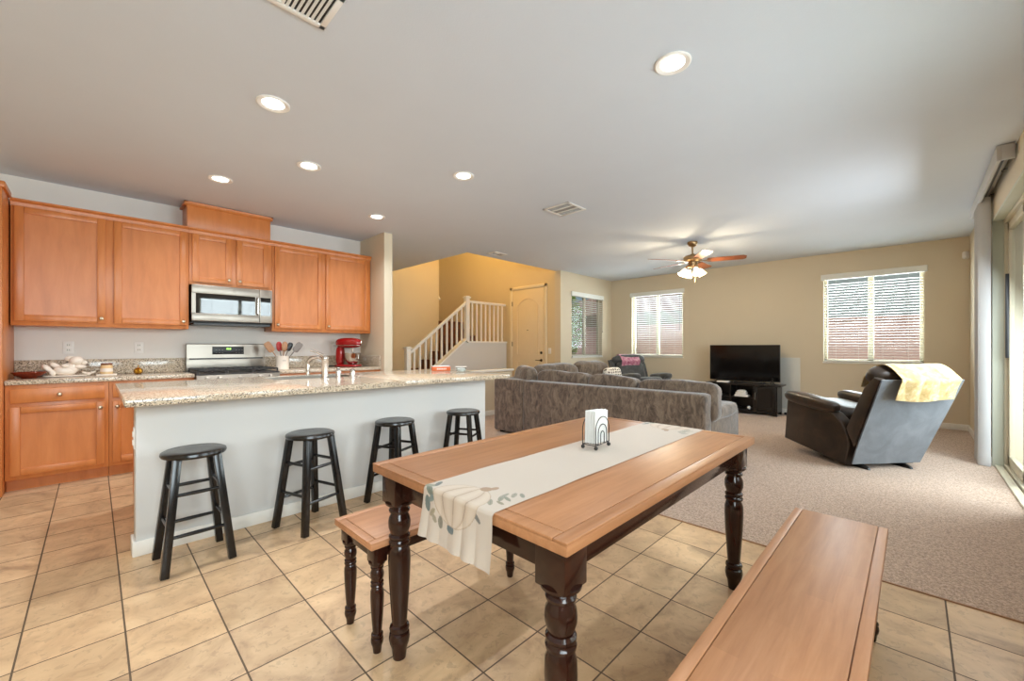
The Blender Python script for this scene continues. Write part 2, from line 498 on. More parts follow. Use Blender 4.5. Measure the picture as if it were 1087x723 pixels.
# ------------------------------------------------------------------ room shell
def slab(name, mat, *boxes):
    b = MB()
    for q in boxes: b.box(*q)
    return struct(b.build(name, mat, smooth=False))
slab('floor', 'floor_tile', (-1.9, 2.80, -0.62, 5.95, -0.12, 0.0))
slab('floor', 'carpet', (2.80, 8.72, -0.62, 5.27, -0.12, 0.006))
slab('floor', 'floor_tile', (2.80, 6.75, 5.27, 9.4, -0.12, 0.0))
b = MB(); b.box(2.792, 2.804, -0.62, 5.2, 0, 0.006, 0.002); struct(b.build('trim_1', 'tan_wood'))
slab('ceiling', 'ceiling_paint', (-1.9, 4.30, -0.75, 7.8, CEIL, CEIL + 0.2), (4.30, 8.75, -0.75, 5.25, CEIL, CEIL + 0.2))
slab('ceiling', 'wall_paint_warm_lit', (4.2, 6.8, 5.1, 9.4, 5.4, 5.5))
slab('wall_back', 'wall_paint_kitchen_lit', (-1.9, 2.75, 5.83, 5.95, 0, CEIL))
slab('wall_left', 'wall_paint', (-2.0, -1.9, -0.75, 5.95, 0, CEIL))
slab('wall_pillar', 'wall_paint', (2.75, 2.872, 5.12, 7.8, 0, CEIL))
# wall behind and to the right of the camera: dining window, added window and sliding door cut out
slab('wall_right', 'wall_paint', (-2.0, -1.4, -0.74, -0.56, 0, CEIL), (-1.4, 0.6, -0.74, -0.56, 0, 0.85), (-1.4, 0.6, -0.74, -0.56, 2.35, CEIL), (0.6, 1.65, -0.74, -0.56, 0, CEIL), (1.65, 3.25, -0.74, -0.56, 0, 0.85), (1.65, 3.25, -0.74, -0.56, 2.35, CEIL),
     (3.25, 4.55, -0.74, -0.56, 0, CEIL), (4.55, 6.25, -0.74, -0.56, 2.44, CEIL), (6.25, 8.75, -0.74, -0.56, 0, CEIL))
WA = (3.44, 4.60, 0.975, 2.385); WB = (-0.11, 1.085, 0.935, 2.375)
slab('wall_far', 'wall_paint', (8.6, 8.75, -0.75, WB[0], 0, CEIL), (8.6, 8.75, WB[0], WB[1], 0, WB[2]), (8.6, 8.75, WB[0], WB[1], WB[3], CEIL),
     (8.6, 8.75, WB[1], WA[0], 0, CEIL), (8.6, 8.75, WA[0], WA[1], 0, WA[2]), (8.6, 8.75, WA[0], WA[1], WA[3], CEIL), (8.6, 8.75, WA[1], 5.3, 0, CEIL))
WC = (7.01, 8.18, 0.97, 2.33)
slab('wall_front', 'wall_paint', (6.63, WC[0], 5.12, 5.27, 0, CEIL), (WC[0], WC[1], 5.12, 5.27, 0, WC[2]), (WC[0], WC[1], 5.12, 5.27, WC[3], CEIL), (WC[1], 8.75, 5.12, 5.27, 0, CEIL))
slab('wall_entry', 'wall_paint_warm_lit', (6.63, 6.78, 5.27, 9.4, 0, 5.4), (6.631, 6.78, 5.13, 5.27, CEIL, 5.4))
slab('wall_stair', 'wall_paint_warm_lit', (2.872, 5.47, 7.70, 7.82, 0, 5.4))
slab('wall_stair_back', 'wall_paint_warm_lit', (4.0, 6.8, 9.3, 9.4, 0, 5.4))
slab('wall_upper', 'wall_paint_warm_lit', (4.18, 4.30, 5.2, 9.4, CEIL + 0.2, 5.4), (4.30, 6.64, 5.13, 5.25, CEIL + 0.2, 5.4))
# half wall with a white cap between the living room and the entry
hw = slab('wall_half', 'wall_paint', (4.36, 5.32, 5.22, 5.33, 0, 0.755))
b = MB(); b.box(4.33, 5.35, 5.19, 5.36, 0.755, 0.79, 0.008); struct(b.build('trim_2', 'white_trim'))
def base(name, *boxes):
    b = MB()
    for q in boxes: b.box(*q, 0.004)
    return struct(b.build(name, 'white_trim'))
base('baseboard_far', (8.585, 8.6, -0.56, 5.12, 0, 0.09))
base('baseboard_right', (6.25, 8.6, -0.56, -0.545, 0, 0.09), (3.25, 4.5, -0.56, -0.545, 0, 0.09))
base('baseboard_front', (6.63, 8.6, 5.105, 5.12, 0, 0.09))
base('baseboard_half', (4.345, 5.335, 5.205, 5.22, 0, 0.09), (4.345, 4.36, 5.22, 5.33, 0, 0.09))
base('baseboard_pillar', (2.872, 2.887, 5.12, 7.7, 0, 0.09), (2.75, 2.887, 5.105, 5.12, 0, 0.09))
base('baseboard_stair', (2.887, 4.0, 7.685, 7.70, 0, 0.09))

# ------------------------------------------------------------------ windows and their blinds
def window(name, axis, plane, r, out, mull=1):
    """axis 'x': in a wall of constant x; r = (a0, a1, z0, z1); out = +1/-1 outward direction"""
    a0, a1, z0, z1 = r
    w = sempty(name)
    fo = plane + out * 0.10
    lo, hi = sorted((fo - 0.025, fo + 0.025))
    f = MB(); g = MB()
    def bx(mb, p0, p1, q0, q1, l=lo, h=hi, bev=0.004):
        if axis == 'x': mb.box(l, h, p0, p1, q0, q1, bev)
        else: mb.box(p0, p1, l, h, q0, q1, bev)
    t = 0.045
    bx(f, a0, a0 + t, z0, z1); bx(f, a1 - t, a1, z0, z1); bx(f, a0, a1, z0, z0 + t); bx(f, a0, a1, z1 - t, z1)
    mid = (a0 + a1) / 2
    bx(f, mid - 0.035, mid + 0.035, z0, z1)
    f.build('window_frame', 'alu_frame', w)
    bx(g, a0 + t, mid - 0.035, z0 + t, z1 - t, fo - 0.002, fo + 0.002, 0)
    bx(g, mid + 0.035, a1 - t, z0 + t, z1 - t, fo - 0.002, fo + 0.002, 0)
    g.build('pane', 'pane_glass', w, smooth=False)
    s = MB()
    i0, i1 = sorted((plane - out * 0.02, plane + out * 0.10))
    bx(s, a0 - 0.01, a1 + 0.01, z0 - 0.022, z0, i0, i1)
    s.build('window_sill', 'white_trim', w)
    return w
def blind(label, axis, plane, r, inn, tilt, wand_side):
    a0, a1, z0, z1 = r
    t = thing('window_blind', label, 'window blind', (plane, (a0 + a1) / 2, z0) if axis == 'x' else ((a0 + a1) / 2, plane, z0), 0, 'slatted window blinds')
    W = a1 - a0; H = z1 - z0
    def bx(mb, d0, d1, p0, p1, q0, q1, bev=0.002, mat=None):
        l, h = sorted((inn * d0, inn * d1))
        if axis == 'x': mb.box(l, h, p0, p1, q0, q1, bev, 1, mat)
        else: mb.box(p0, p1, l, h, q0, q1, bev, 1, mat)
    h = MB(); bx(h, -0.03, 0.035, -W / 2 - 0.035, W / 2 + 0.035, H - 0.075, H + 0.02, 0.008)
    h.build('valance', 'slat_white', t)
    s = MB()
    n = int((H - 0.13) / 0.0425)
    for i in range(n):
        z = 0.055 + i * 0.0425
        rot = (RY(inn * tilt) if axis == 'x' else RX(-inn * tilt))
        m = TR(0, 0, z) @ rot
        if axis == 'x': s.box(-0.024, 0.024, -W / 2 + 0.012, W / 2 - 0.012, -0.0014, 0.0014, 0, 1, m)
        else: s.box(-W / 2 + 0.012, W / 2 - 0.012, -0.024, 0.024, -0.0014, 0.0014, 0, 1, m)
    s.build('slats', 'slat_white', t, smooth=False)
    b = MB(); bx(b, -0.024, 0.024, -W / 2 + 0.012, W / 2 - 0.012, 0.006, 0.028, 0.004); b.build('bottom_rail', 'slat_white', t)
    for k in (-0.36, -0.12, 0.12, 0.36):
        c = MB()
        p = k * W
        if axis == 'x': c.tube([(inn * 0.026, p, 0.02), (inn * 0.026, p, H - 0.06)], 0.0018, 5)
        else: c.tube([(p, inn * 0.026, 0.02), (p, inn * 0.026, H - 0.06)], 0.0018, 5)
        c.build('ladder_cord', 'slat_white', t)
    c = MB(); p = wand_side * (W / 2 - 0.05)
    if axis == 'x': c.tube([(inn * 0.045, p, H * 0.42), (inn * 0.04, p, H - 0.07)], 0.003, 6).soft((inn * 0.045, p, H * 0.41), (0.016, 0.016, 0.03), 3, 4)
    else: c.tube([(p, inn * 0.045, H * 0.42), (p, inn * 0.04, H - 0.07)], 0.003, 6).soft((p, inn * 0.045, H * 0.41), (0.016, 0.016, 0.03), 3, 4)
    c.build('tilt_wand', 'grey_plastic', t)
    return t
window('window_1', 'x', 8.6, WA, 1); window('window_2', 'x', 8.6, WB, 1); window('window_3', 'y', 5.12, WC, 1)
WD = (1.65, 3.25, 0.85, 2.35)
window('window_4', 'y', -0.56, WD, -1); window('added_window', 'y', -0.56, (-1.4, 0.6, 0.85, 2.35), -1)  # the last one is added out of view to let in more daylight
blind('white slatted blind on the window behind the grey recliner with the pink blanket', 'x', 8.6, WA, -1, -0.10, -1)
blind('white slatted blind on the window above the brown recliner with the yellow blanket', 'x', 8.6, WB, -1, -0.10, 1)
blind('white slatted blind on the narrow-looking window beside the entry door wall', 'y', 5.12, WC, -1, -0.10, 1)

blind('white slatted blind on the dining window, seen reflected in the microwave door', 'y', -0.56, WD, 1, -0.10, 1)

# ------------------------------------------------------------------ entry door (door_1)
d1 = sempty('door_1', (6.63, 6.01, 0))
b = MB()
for (y0, y1, z0, z1) in ((-0.535, -0.47, 0, 2.52), (0.47, 0.535, 0, 2.52), (-0.535, 0.535, 2.45, 2.52)): b.box(-0.022, 0.0, y0, y1, z0, z1, 0.006)
b.build('casing', 'cream_trim', d1)
b = MB(); b.box(-0.012, 0.0, -0.46, 0.46, 0.01, 2.44, 0.002)
def molding(mb, pts, w=0.022, x=-0.012):
    n = len(pts)
    for i in range(n):
        p, q = pts[i], pts[(i + 1) % n]
        mb.bar((x, p[0], p[1]), (x, q[0], q[1]), 0.012, w, (1, 0, 0))
arch = [(-0.31, 1.02), (-0.31, 2.08)] + [(-0.31 + 0.62 * k / 12, 2.08 + 0.16 * math.sin(PI * k / 12) ** 0.8) for k in range(1, 12)] + [(0.31, 2.08), (0.31, 1.02)]
molding(b, arch); molding(b, [(-0.31, 0.2), (-0.31, 0.86), (0.31, 0.86), (0.31, 0.2)])
b.build('door_leaf', 'door_paint', d1)
b = MB(); b.lathe([(0.03, 0), (0.03, 0.008), (0.016, 0.012), (0.014, 0.05)], (0, 0, 0), 16, TR(-0.012, -0.39, 0.90) @ RY(-PI / 2)); b.bar((-0.06, -0.39, 0.90), (-0.062, -0.27, 0.905), 0.018, 0.014, bev=0.004)
b.build('lever_handle', 'bronze_metal', d1)
b = MB(); b.lathe([(0.03, 0), (0.03, 0.01), (0.022, 0.02)], (0, 0, 0), 16, TR(-0.012, -0.39, 1.06) @ RY(-PI / 2)); b.build('deadbolt', 'bronze_metal', d1)
b = MB(); b.lathe([(0.012, 0), (0.012, 0.006)], (0, 0, 0), 12, TR(-0.012, 0.0, 1.55) @ RY(-PI / 2)); b.build('peephole', 'bronze_metal', d1)
for z in (0.35, 1.25, 2.15):
    b = MB(); b.box(-0.02, -0.01, 0.455, 0.475, z - 0.05, z + 0.05, 0.002); b.build('hinge', 'bronze_metal', d1)

# ------------------------------------------------------------------ sliding glass door (door_2)
d2 = sempty('door_2', (5.4, -0.70, 0))
b = MB()
b.box(-0.85, 0.85, -0.05, 0.07, 0.0, 0.045, 0.004); b.box(-0.85, 0.85, -0.05, 0.07, 2.39, 2.44, 0.004)
b.box(0.80, 0.85, -0.05, 0.07, 0.045, 2.39, 0.004); b.box(-0.85, -0.80, -0.05, 0.07, 0.045, 2.39, 0.004)
b.build('door_frame', 'alu_frame', d2)
b = MB(); b.box(-0.85, 0.85, 0.075, 0.13, 0.0, 0.022, 0.006); b.build('threshold', 'alu_frame', d2)
for (x0, x1, y) in ((-0.04, 0.80, 0.03), (-0.80, 0.04, -0.02)):
    p = MB()
    p.box(x0, x0 + 0.065, y - 0.018, y + 0.018, 0.05, 2.385, 0.004); p.box(x1 - 0.075, x1, y - 0.018, y + 0.018, 0.05, 2.385, 0.004)
    p.box(x0, x1, y - 0.018, y + 0.018, 0.05, 0.14, 0.004); p.box(x0, x1, y - 0.018, y + 0.018, 2.31, 2.385, 0.004)
    po = p.build('sliding_panel', 'alu_frame', d2)
    g = MB(); g.box(x0 + 0.065, x1 - 0.075, y - 0.003, y + 0.003, 0.14, 2.31); g.build('pane', 'pane_glass', po, smooth=False)
b = MB(); b.box(0.722, 0.742, 0.048, 0.072, 1.08, 1.89, 0.005); b.build('pull_handle', 'lever_grey', d2)
# reveal of the door opening
b = MB(); b.box(6.235, 6.262, -0.70, -0.556, 0, 2.44, 0.003); b.box(4.54, 6.262, -0.70, -0.556, 2.425, 2.45, 0.003); struct(b.build('trim_3', 'jamb_paint'))

# ------------------------------------------------------------------ vertical blinds at the slider
vb = thing('vertical_blind', 'white vertical blind drawn into a stack beside the sliding glass door', 'vertical blind', (5.9, -0.5, 0))
b = MB()
b.box(-1.03, 1.0, 0.02, 0.045, 2.62, 2.735, 0.003); b.box(-1.03, -1.01, -0.05, 0.02, 2.62, 2.735, 0.003); b.box(0.98, 1.0, -0.05, 0.02, 2.62, 2.735, 0.003)
b.build('valance', 'vane_white', vb)
b = MB(); b.box(-1.0, 0.97, -0.035, 0.0, 2.675, 2.705, 0.003); b.build('head_rail', 'steel', vb)
b = MB(); b.box(-1.0, 0.97, -0.012, -0.004, 2.668, 2.676); b.build('rail_groove', 'dark_plastic', vb)
for i in range(9):
    x = 0.275 + i * 0.045
    v = MB()
    a = math.radians(72 + random.uniform(-9, 9))
    ca, sa = math.cos(a), math.sin(a)
    def vf(u, w, x=x, ca=ca, sa=sa):
        s_ = (u - 0.5) * 0.088; bow = 0.010 * (1 - (2 * u - 1) ** 2)
        return (x + s_ * ca - bow * sa, -0.0 + s_ * sa + bow * ca, 0.012 + w * 2.655)
    v.grid(vf, 6, 4, 0.0015); v.build('vane', 'vane_white', vb)
for x in (-0.55, 0.25):
    b = MB(); b.tube([(x, -0.06, 2.68), (x, -0.03, 2.68), (x, -0.03, 2.66)], 0.004, 6); b.build('bracket', 'black_metal', vb)

# ------------------------------------------------------------------ staircase and railing
st = sempty('staircase', (4.03, 6.7, 0))
RISE, RUN = 0.1815, 0.243
b = MB()
prof = [(0, 0)]
for i in range(7):
    prof.append((i * RUN, (i + 1) * RISE)); prof.append(((i + 1) * RUN if i < 6 else 2.59, (i + 1) * RISE))
prof.append((2.59, 0))
b.prism(prof, 'y', 0.07, 0.995)
for i in range(3):
    b.box(1.45, 2.59, 1.0 + 0.27 * i, 2.58, RISE * 7 + RISE * i - (0.0 if i else 0.3), RISE * 7 + RISE * (i + 1))
for i in range(7): b.box(i * RUN - 0.02, i * RUN + 0.02, 0.07, 0.995, (i + 1) * RISE - 0.03, (i + 1) * RISE + 0.004, 0.01)
for i in range(3): b.box(1.45, 2.59, 1.0 + 0.27 * i - 0.02, 1.0 + 0.27 * i + 0.02, RISE * (8 + i) - 0.03, RISE * (8 + i) + 0.004, 0.01)
b.build('steps', 'tread_carpet', st)
b = MB()
sl = 0.747
def zs(x): return 0.31 + sl * (x - 0.05)
b.prism([(0.0, 0), (0.0, zs(0)), (1.36, zs(1.36)), (1.46, 1.27), (2.59, 1.27), (2.59, 0)], 'y', -0.03, 0.07)
b.build('stair_wall', 'kneewall_paint', st)
b = MB(); b.bar((0.0, 0.02, zs(0) + 0.0), (1.40, 0.02, zs(1.40) + 0.0), 0.14, 0.035, (0, 1, 0.0)) if False else None
b.prism([(0.0, zs(0)), (0.0, zs(0) + 0.04), (1.40, zs(1.40) + 0.04), (1.46, 1.305), (2.59, 1.305), (2.59, 1.27), (1.46, 1.27), (1.40, zs(1.40))], 'y', -0.055, 0.09)
b.build('stair_cap', 'white_trim', st)
b = MB(); b.bar((1.47, 1.04, 2.30), (1.47, 2.2, 3.0), 0.05, 0.06); b.tube([(1.47, 1.04, 2.30), (1.47, 0.99, 2.27), (1.44, 0.985, 2.27)], 0.022, 8); b.build('wall_handrail', 'white_trim', st)

rl = thing('stair_railing', 'white painted baluster railing rising along the carpeted staircase', 'railing', (4.08, 6.7, 0))
def newel(x, z0, z1):
    b = MB(); b.box(x - 0.045, x + 0.045, -0.03, 0.06, z0, z1 - 0.045, 0.004)
    b.box(x - 0.065, x + 0.065, -0.05, 0.08, z1 - 0.045, z1 - 0.02, 0.004); b.box(x - 0.05, x + 0.05, -0.035, 0.065, z1 - 0.02, z1, 0.01)
    b.build('newel_post', 'white_trim', rl)
newel(0.0, 0.0, 1.19); newel(1.41, 1.305, 2.255)
def zr(x): return 1.075 + 0.775 * (x - 0.045)
b = MB(); b.prism([(0.045, zr(0.045) - 0.035), (0.045, zr(0.045) + 0.03), (1.365, zr(1.365) + 0.03), (1.365, zr(1.365) - 0.035)], 'y', -0.012, 0.045, 0.006)
b.box(1.455, 2.54, -0.012, 0.045, 2.115, 2.165, 0.006); b.build('handrail', 'white_trim', rl)
for i in range(10):
    x = 0.045 + 1.32 * (i + 0.75) / 10.5
    b = MB(); b.box(x - 0.016, x + 0.016, 0.0, 0.033, 0.31 + sl * x + 0.04 + 0.02, zr(x) - 0.015); b.build('baluster', 'white_trim', rl)
for i in range(8):
    x = 1.455 + 1.085 * (i + 0.8) / 8.6
    b = MB(); b.box(x - 0.016, x + 0.016, 0.0, 0.033, 1.306, 2.12); b.build('baluster', 'white_trim', rl)
# the lamp of the upper stair hall
sl_ = thing('stair_hall_lamp', 'warm glowing ceiling lamp high above the staircase landing', 'ceiling lamp', (5.3, 7.0, 5.4))
b = MB(); b.lathe([(0.09, 0), (0.09, -0.03), (0.05, -0.04)], (0, 0, 0), 20); b.build('canopy', 'nickel', sl_)
b = MB(); b.lathe([(0.17, -0.04), (0.16, -0.09), (0.10, -0.13), (0.01, -0.145)], (0, 0, 0), 20); b.build('lamp_bowl', 'frosted_shade', sl_)
L = bpy.data.lights.new('bulb', 'POINT'); L.energy = STAIR_W; L.color = (1.0, 0.78, 0.36); L.shadow_soft_size = 0.15
lo = bpy.data.objects.new('bulb', L); COL.objects.link(lo); lo.parent = sl_; lo.location = (0, 0, -0.35)

# ------------------------------------------------------------------ outside
slab('ground', 'soil', (8.75, 40, -12, 24, -0.3, -0.1), (3.0, 8.75, -12, -0.74, -0.3, -0.06), (6.78, 8.75, 5.27, 24, -0.3, -0.05))
fw = MB(); fw.box(11.5, 11.7, -8, 14, -0.1, 1.78); fw.box(11.46, 11.74, -8, 14, 1.78, 1.84)
tag(fw.build('garden_wall', 'pink_block', smooth=False), 'pink block garden wall seen through the far windows', 'wall')
fw = MB(); fw.box(3.0, 11.4, -5.2, -5.0, -0.1, 1.75); fw.box(3.0, 11.4, -5.23, -4.97, 1.75, 1.8)
tag(fw.build('garden_wall', 'pink_block', smooth=False), 'pink block wall across the patio outside the sliding door', 'wall')
nh = thing('house', 'neighbouring house with a brown tiled hip roof beyond the garden wall', 'house', (19, 8.6, -0.1))
b = MB(); b.box(-3.0, 4, -2.6, 6, 0, 2.75); b.build('house_wall', 'house_stucco', nh, smooth=False)
b = MB(); v = [(-3.5, -3.1, 2.7), (4.5, -3.1, 2.7), (4.5, 6.5, 2.7), (-3.5, 6.5, 2.7), (0.5, -0.2, 4.1), (0.5, 3.6, 4.1)]
V = [b.bm.verts.new(q) for q in v]
for f in ((0, 1, 4), (1, 2, 5, 4), (2, 3, 5), (3, 0, 4, 5), (3, 2, 1, 0)): b.bm.faces.new([V[i] for i in f])
b.build('roof', 'roof_tile', nh, smooth=False)
nh2 = thing('house', 'pale stucco house wall rising above the garden wall on the right', 'house', (19, 1.2, -0.1))
b = MB(); b.box(-2.6, 3, -4.2, 4.2, 0, 5.4); b.build('house_wall', 'pale_stucco', nh2, smooth=False)
b = MB(); b.prism([(-3.1, 5.35), (3.5, 5.35), (0.2, 6.6)], 'y', -4.7, 4.7); b.build('roof', 'roof_tile', nh2, smooth=False)
def tree(label, x, y, h, r, n):
    t = thing('tree', label, 'tree', (x, y, -0.1))
    b = MB(); b.tube([(0, 0, 0), (0.05, 0.02, h * 0.4), (-0.03, 0.05, h * 0.8)], [0.11, 0.08, 0.03], 8)
    for k in range(5):
        a = k * 1.3; b.tube([(0, 0.02, h * 0.42), (r * 0.5 * math.cos(a), r * 0.5 * math.sin(a), h * (0.6 + 0.05 * k))], [0.05, 0.015], 6)
    b.build('trunk', 'bark', t)
    c = MB()
    for k in range(n):
        d = Vector((random.gauss(0, 1), random.gauss(0, 1), random.gauss(0, 1))).normalized() * (random.random() ** 0.4)
        p = Vector((d.x * r, d.y * r, h * 0.66 + d.z * h * 0.42)); s = random.uniform(0.05, 0.11)
        m = Matrix.Translation(p) @ Matrix.Rotation(random.uniform(0, 6.3), 4, (random.random(), random.random(), random.random() + 0.1))
        q = [c.bm.verts.new(m @ Vector(w)) for w in ((-s, 0, 0), (0, -s * 0.5, s * 0.15), (s, 0, 0), (0, s * 0.5, s * 0.15))]
        c.bm.faces.new(q)
    f = c.build('crown', 'leaf', t, smooth=False); return t
tree('leafy green tree outside the narrow window, left of its mullion', 9.5, 7.5, 2.9, 0.8, 2600)
tree('leafy green tree outside the narrow window, farther right by the garden wall', 10.8, 6.35, 2.3, 0.5, 1400)
b = MB(); b.box(9.0, 11.5, 14, 14.2, -0.1, 1.7); tag(b.build('garden_wall', 'pink_block', smooth=False), 'short pink block wall behind the trees outside the narrow window', 'wall')

# ------------------------------------------------------------------ kitchen: cabinets
KF = 5.50          # upper cabinet face frame
def shaker(mb, x0, x1, z0, z1, yf, w=0.056):
    mb.box(x0, x0 + w, yf - 0.02, yf, z0, z1, 0.0035); mb.box(x1 - w, x1, yf - 0.02, yf, z0, z1, 0.0035)
    mb.box(x0 + w, x1 - w, yf - 0.02, yf, z0, z0 + w, 0.0035); mb.box(x0 + w, x1 - w, yf - 0.02, yf, z1 - w, z1, 0.0035)
    mb.box(x0 + w - 0.004, x1 - w + 0.004, yf - 0.009, yf, z0 + w - 0.004, z1 - w + 0.004)
def knob(x, y, z, parent):
    b = MB(); b.lathe([(0.006, 0), (0.006, 0.012), (0.0155, 0.02), (0.0165, 0.026), (0.012, 0.032), (0.003, 0.034)], (0, 0, 0), 14, TR(x, y, z) @ RX(PI / 2))
    return b.build('knob', 'nickel', parent)
def upper(label, x0, x1, z0, z1, doors, knobs):
    t = thing('wall_cabinet', label, 'kitchen cabinet', (0, 0, 0), 0, 'maple wall cabinets above the counter')
    b = MB(); b.box(x0, x1, KF, 5.829, z0, z1, 0.002)
    b.build('cabinet_body', 'cabinet_wood', t)
    b = MB(); b.prism([(KF, z1 - 0.05), (KF - 0.012, z1 - 0.05), (KF - 0.018, z1 - 0.02), (KF - 0.04, z1 - 0.004), (KF - 0.04, z1 + 0.008), (KF + 0.02, z1 + 0.008)], 'x', x0 - 0.0, x1 + 0.0)
    b.build('crown_molding', 'cabinet_wood', t)
    for (a, c, dz0, dz1), (kx, kz) in zip(doors, knobs):
        d = MB(); shaker(d, a, c, dz0, dz1, KF - 0.001); do = d.build('door', 'cabinet_wood', t)
        knob(kx, KF - 0.021, kz, do)
    return t
upper('large two-door maple wall cabinet left of the microwave', -0.50, 0.704, 1.375, 2.45, [(-0.479, 0.076, 1.412, 2.40), (0.134, 0.684, 1.412, 2.40)], [(0.048, 1.455), (0.656, 1.455)])
upper('short two-door maple cabinet directly above the microwave', 0.706, 1.494, 1.856, 2.45, [(0.732, 1.087, 1.885, 2.40), (1.132, 1.455, 1.885, 2.40)], [(1.058, 1.93), (1.160, 1.93)])
upper('large two-door maple wall cabinet right of the microwave', 1.496, 2.742, 1.375, 2.45, [(1.521, 2.076, 1.412, 2.40), (2.123, 2.707, 1.412, 2.40)], [(1.549, 1.455), (2.151, 1.455)])
tb = thing('vent_chase', 'maple box on top of the cabinets reaching almost to the ceiling', 'cabinet box', (0, 0, 0))
b = MB(); b.box(0.69, 1.478, 5.50, 5.829, 2.459, 2.715, 0.002); b.build('chase_body', 'cabinet_wood', tb)
b = MB(); b.prism([(5.50, 2.69), (5.49, 2.695), (5.475, 2.722), (5.475, 2.732), (5.52, 2.732)], 'x', 0.665, 1.50); b.box(0.665, 0.69, 5.475, 5.829, 2.712, 2.732); b.box(1.478, 1.50, 5.475, 5.829, 2.712, 2.732); b.build('crown_molding', 'cabinet_wood', tb)
pn = thing('refrigerator_panel', 'tall maple end panel at the left edge beside the wall cabinet', 'cabinet panel', (-0.52, 5.5, 0))
b = MB(); b.box(-0.012, 0.012, -0.36, 0.329, 0, 2.46, 0.002); b.build('panel', 'cabinet_wood', pn)
b = MB(); b.box(-0.03, 0.03, -0.375, -0.02, 2.45, 2.50, 0.01); b.build('crown_molding', 'cabinet_wood', pn)

def base_cab(label, x0, x1, doors, drawers, yf=5.23):
    t = thing('base_cabinet', label, 'kitchen cabinet', (0, 0, 0), 0, 'maple base cabinets under the counter')
    b = MB(); b.box(x0, x1, yf, 5.829, 0.10, 0.875, 0.002); b.build('cabinet_body', 'cabinet_wood', t)
    b = MB(); b.box(x0, x1, yf + 0.075, 5.829, 0.0, 0.10); b.build('toe_kick', 'cabinet_wood', t)
    for (a, c, kx) in doors:
        d = MB(); shaker(d, a, c, 0.135, 0.695, yf - 0.001); do = d.build('door', 'cabinet_wood', t); knob(kx, yf - 0.021, 0.645, do)
    for (a, c) in drawers:
        d = MB(); d.box(a, c, yf - 0.021, yf - 0.001, 0.725, 0.845, 0.005); do = d.build('drawer', 'cabinet_wood', t); knob((a + c) / 2, yf - 0.021, 0.785, do)
    return t
base_cab('maple base cabinet with wide drawer and door, leftmost under the counter', -0.505, 0.094, [(-0.478, 0.069, 0.04)], [(-0.478, 0.069)])
base_cab('maple base cabinet partly hidden behind the left end of the island', 0.096, 0.714, [(0.118, 0.68, 0.15)], [(0.118, 0.68)])
base_cab('maple base cabinet right of the gas range', 1.486, 2.745, [(1.51, 2.08, 2.05), (2.12, 2.71, 2.15)], [(1.51, 2.08), (2.12, 2.71)])
def counter(label, x0, x1, side):
    t = thing('countertop', label, 'countertop', (0, 0, 0), 0, 'speckled granite counters along the wall')
    b = MB(); b.box(x0, x1, 5.20, 5.829, 0.876, 0.914, 0.006); b.build('slab', 'granite', t)
    b = MB(); b.box(x0, x1, 5.809, 5.829, 0.9145, 1.065, 0.003)
    if side: b.box(x1 - 0.02, x1, 5.21, 5.809, 0.9145, 1.065, 0.003)
    b.build('backsplash', 'granite', t)
counter('granite counter and backsplash left of the gas range', -0.505, 0.714, False)
counter('granite counter and backsplash right of the gas range', 1.486, 2.747, True)

# ------------------------------------------------------------------ kitchen: range and microwave
rg = thing('gas_range', 'stainless steel gas range with black grates set between the counters', 'stove', (1.10, 5.5, 0))
b = MB(); b.box(-0.38, 0.38, -0.30, 0.32, 0.06, 0.895, 0.004); b.box(-0.36, 0.36, -0.27, 0.30, 0.0, 0.06); b.build('range_body', 'steel', rg)
b = MB(); b.box(-0.38, 0.38, -0.335, 0.25, 0.895, 0.912, 0.004); b.build('cooktop', 'cast_iron', rg)
b = MB(); b.prism([(-0.30, 0.80), (-0.375, 0.80), (-0.345, 0.895), (-0.30, 0.91)], 'x', -0.38, 0.38, 0.003); b.build('control_panel', 'steel', rg)
for x in (-0.29, -0.185, 0.0, 0.185, 0.29):
    k = MB(); k.lathe([(0.026, 0), (0.026, 0.012), (0.021, 0.03), (0.012, 0.034)], (0, 0, 0), 16, TR(x, -0.359, 0.853) @ RX(PI / 2 - 0.3)); k.build('knob', 'steel', rg)
b = MB(); b.box(-0.37, 0.37, -0.325, -0.30, 0.22, 0.785, 0.006); dr = b.build('oven_door', 'steel', rg)
b = MB(); b.box(-0.26, 0.26, -0.329, -0.326, 0.33, 0.65); b.build('window', 'oven_glass', dr)
b = MB(); b.tube([(-0.32, -0.325, 0.74), (-0.32, -0.365, 0.74), (0.32, -0.365, 0.74), (0.32, -0.325, 0.74)], 0.011, 8); b.build('handle', 'steel', dr)
for x0 in (-0.37, -0.12, 0.125):
    g = MB()
    x1 = x0 + 0.245
    for yy in (-0.32, -0.04, 0.235): g.box(x0, x1, yy - 0.006, yy + 0.006, 0.938, 0.952, 0.002)
    for xx in (x0 + 0.006, (x0 + x1) / 2, x1 - 0.006): g.box(xx - 0.006, xx + 0.006, -0.326, 0.241, 0.938, 0.952, 0.002)
    for xx in (x0 + 0.006, x1 - 0.006):
        for yy in (-0.32, 0.235): g.box(xx - 0.007, xx + 0.007, yy - 0.007, yy + 0.007, 0.912, 0.938)
    g.build('grate', 'cast_iron', rg)
for x in (-0.25, 0.25):
    for y in (-0.18, 0.10):
        k = MB(); k.lathe([(0.045, 0.912), (0.045, 0.922), (0.03, 0.930), (0.005, 0.932)], (x, y, 0), 18); k.build('burner', 'cast_iron', rg)
b = MB(); b.box(-0.385, 0.385, 0.255, 0.32, 0.912, 1.06, 0.003); b.build('vent_riser', 'steel', rg)
b = MB(); b.box(-0.36, 0.36, 0.249, 0.256, 1.045, 1.062); b.build('vent_slot', 'dark_plastic', rg)
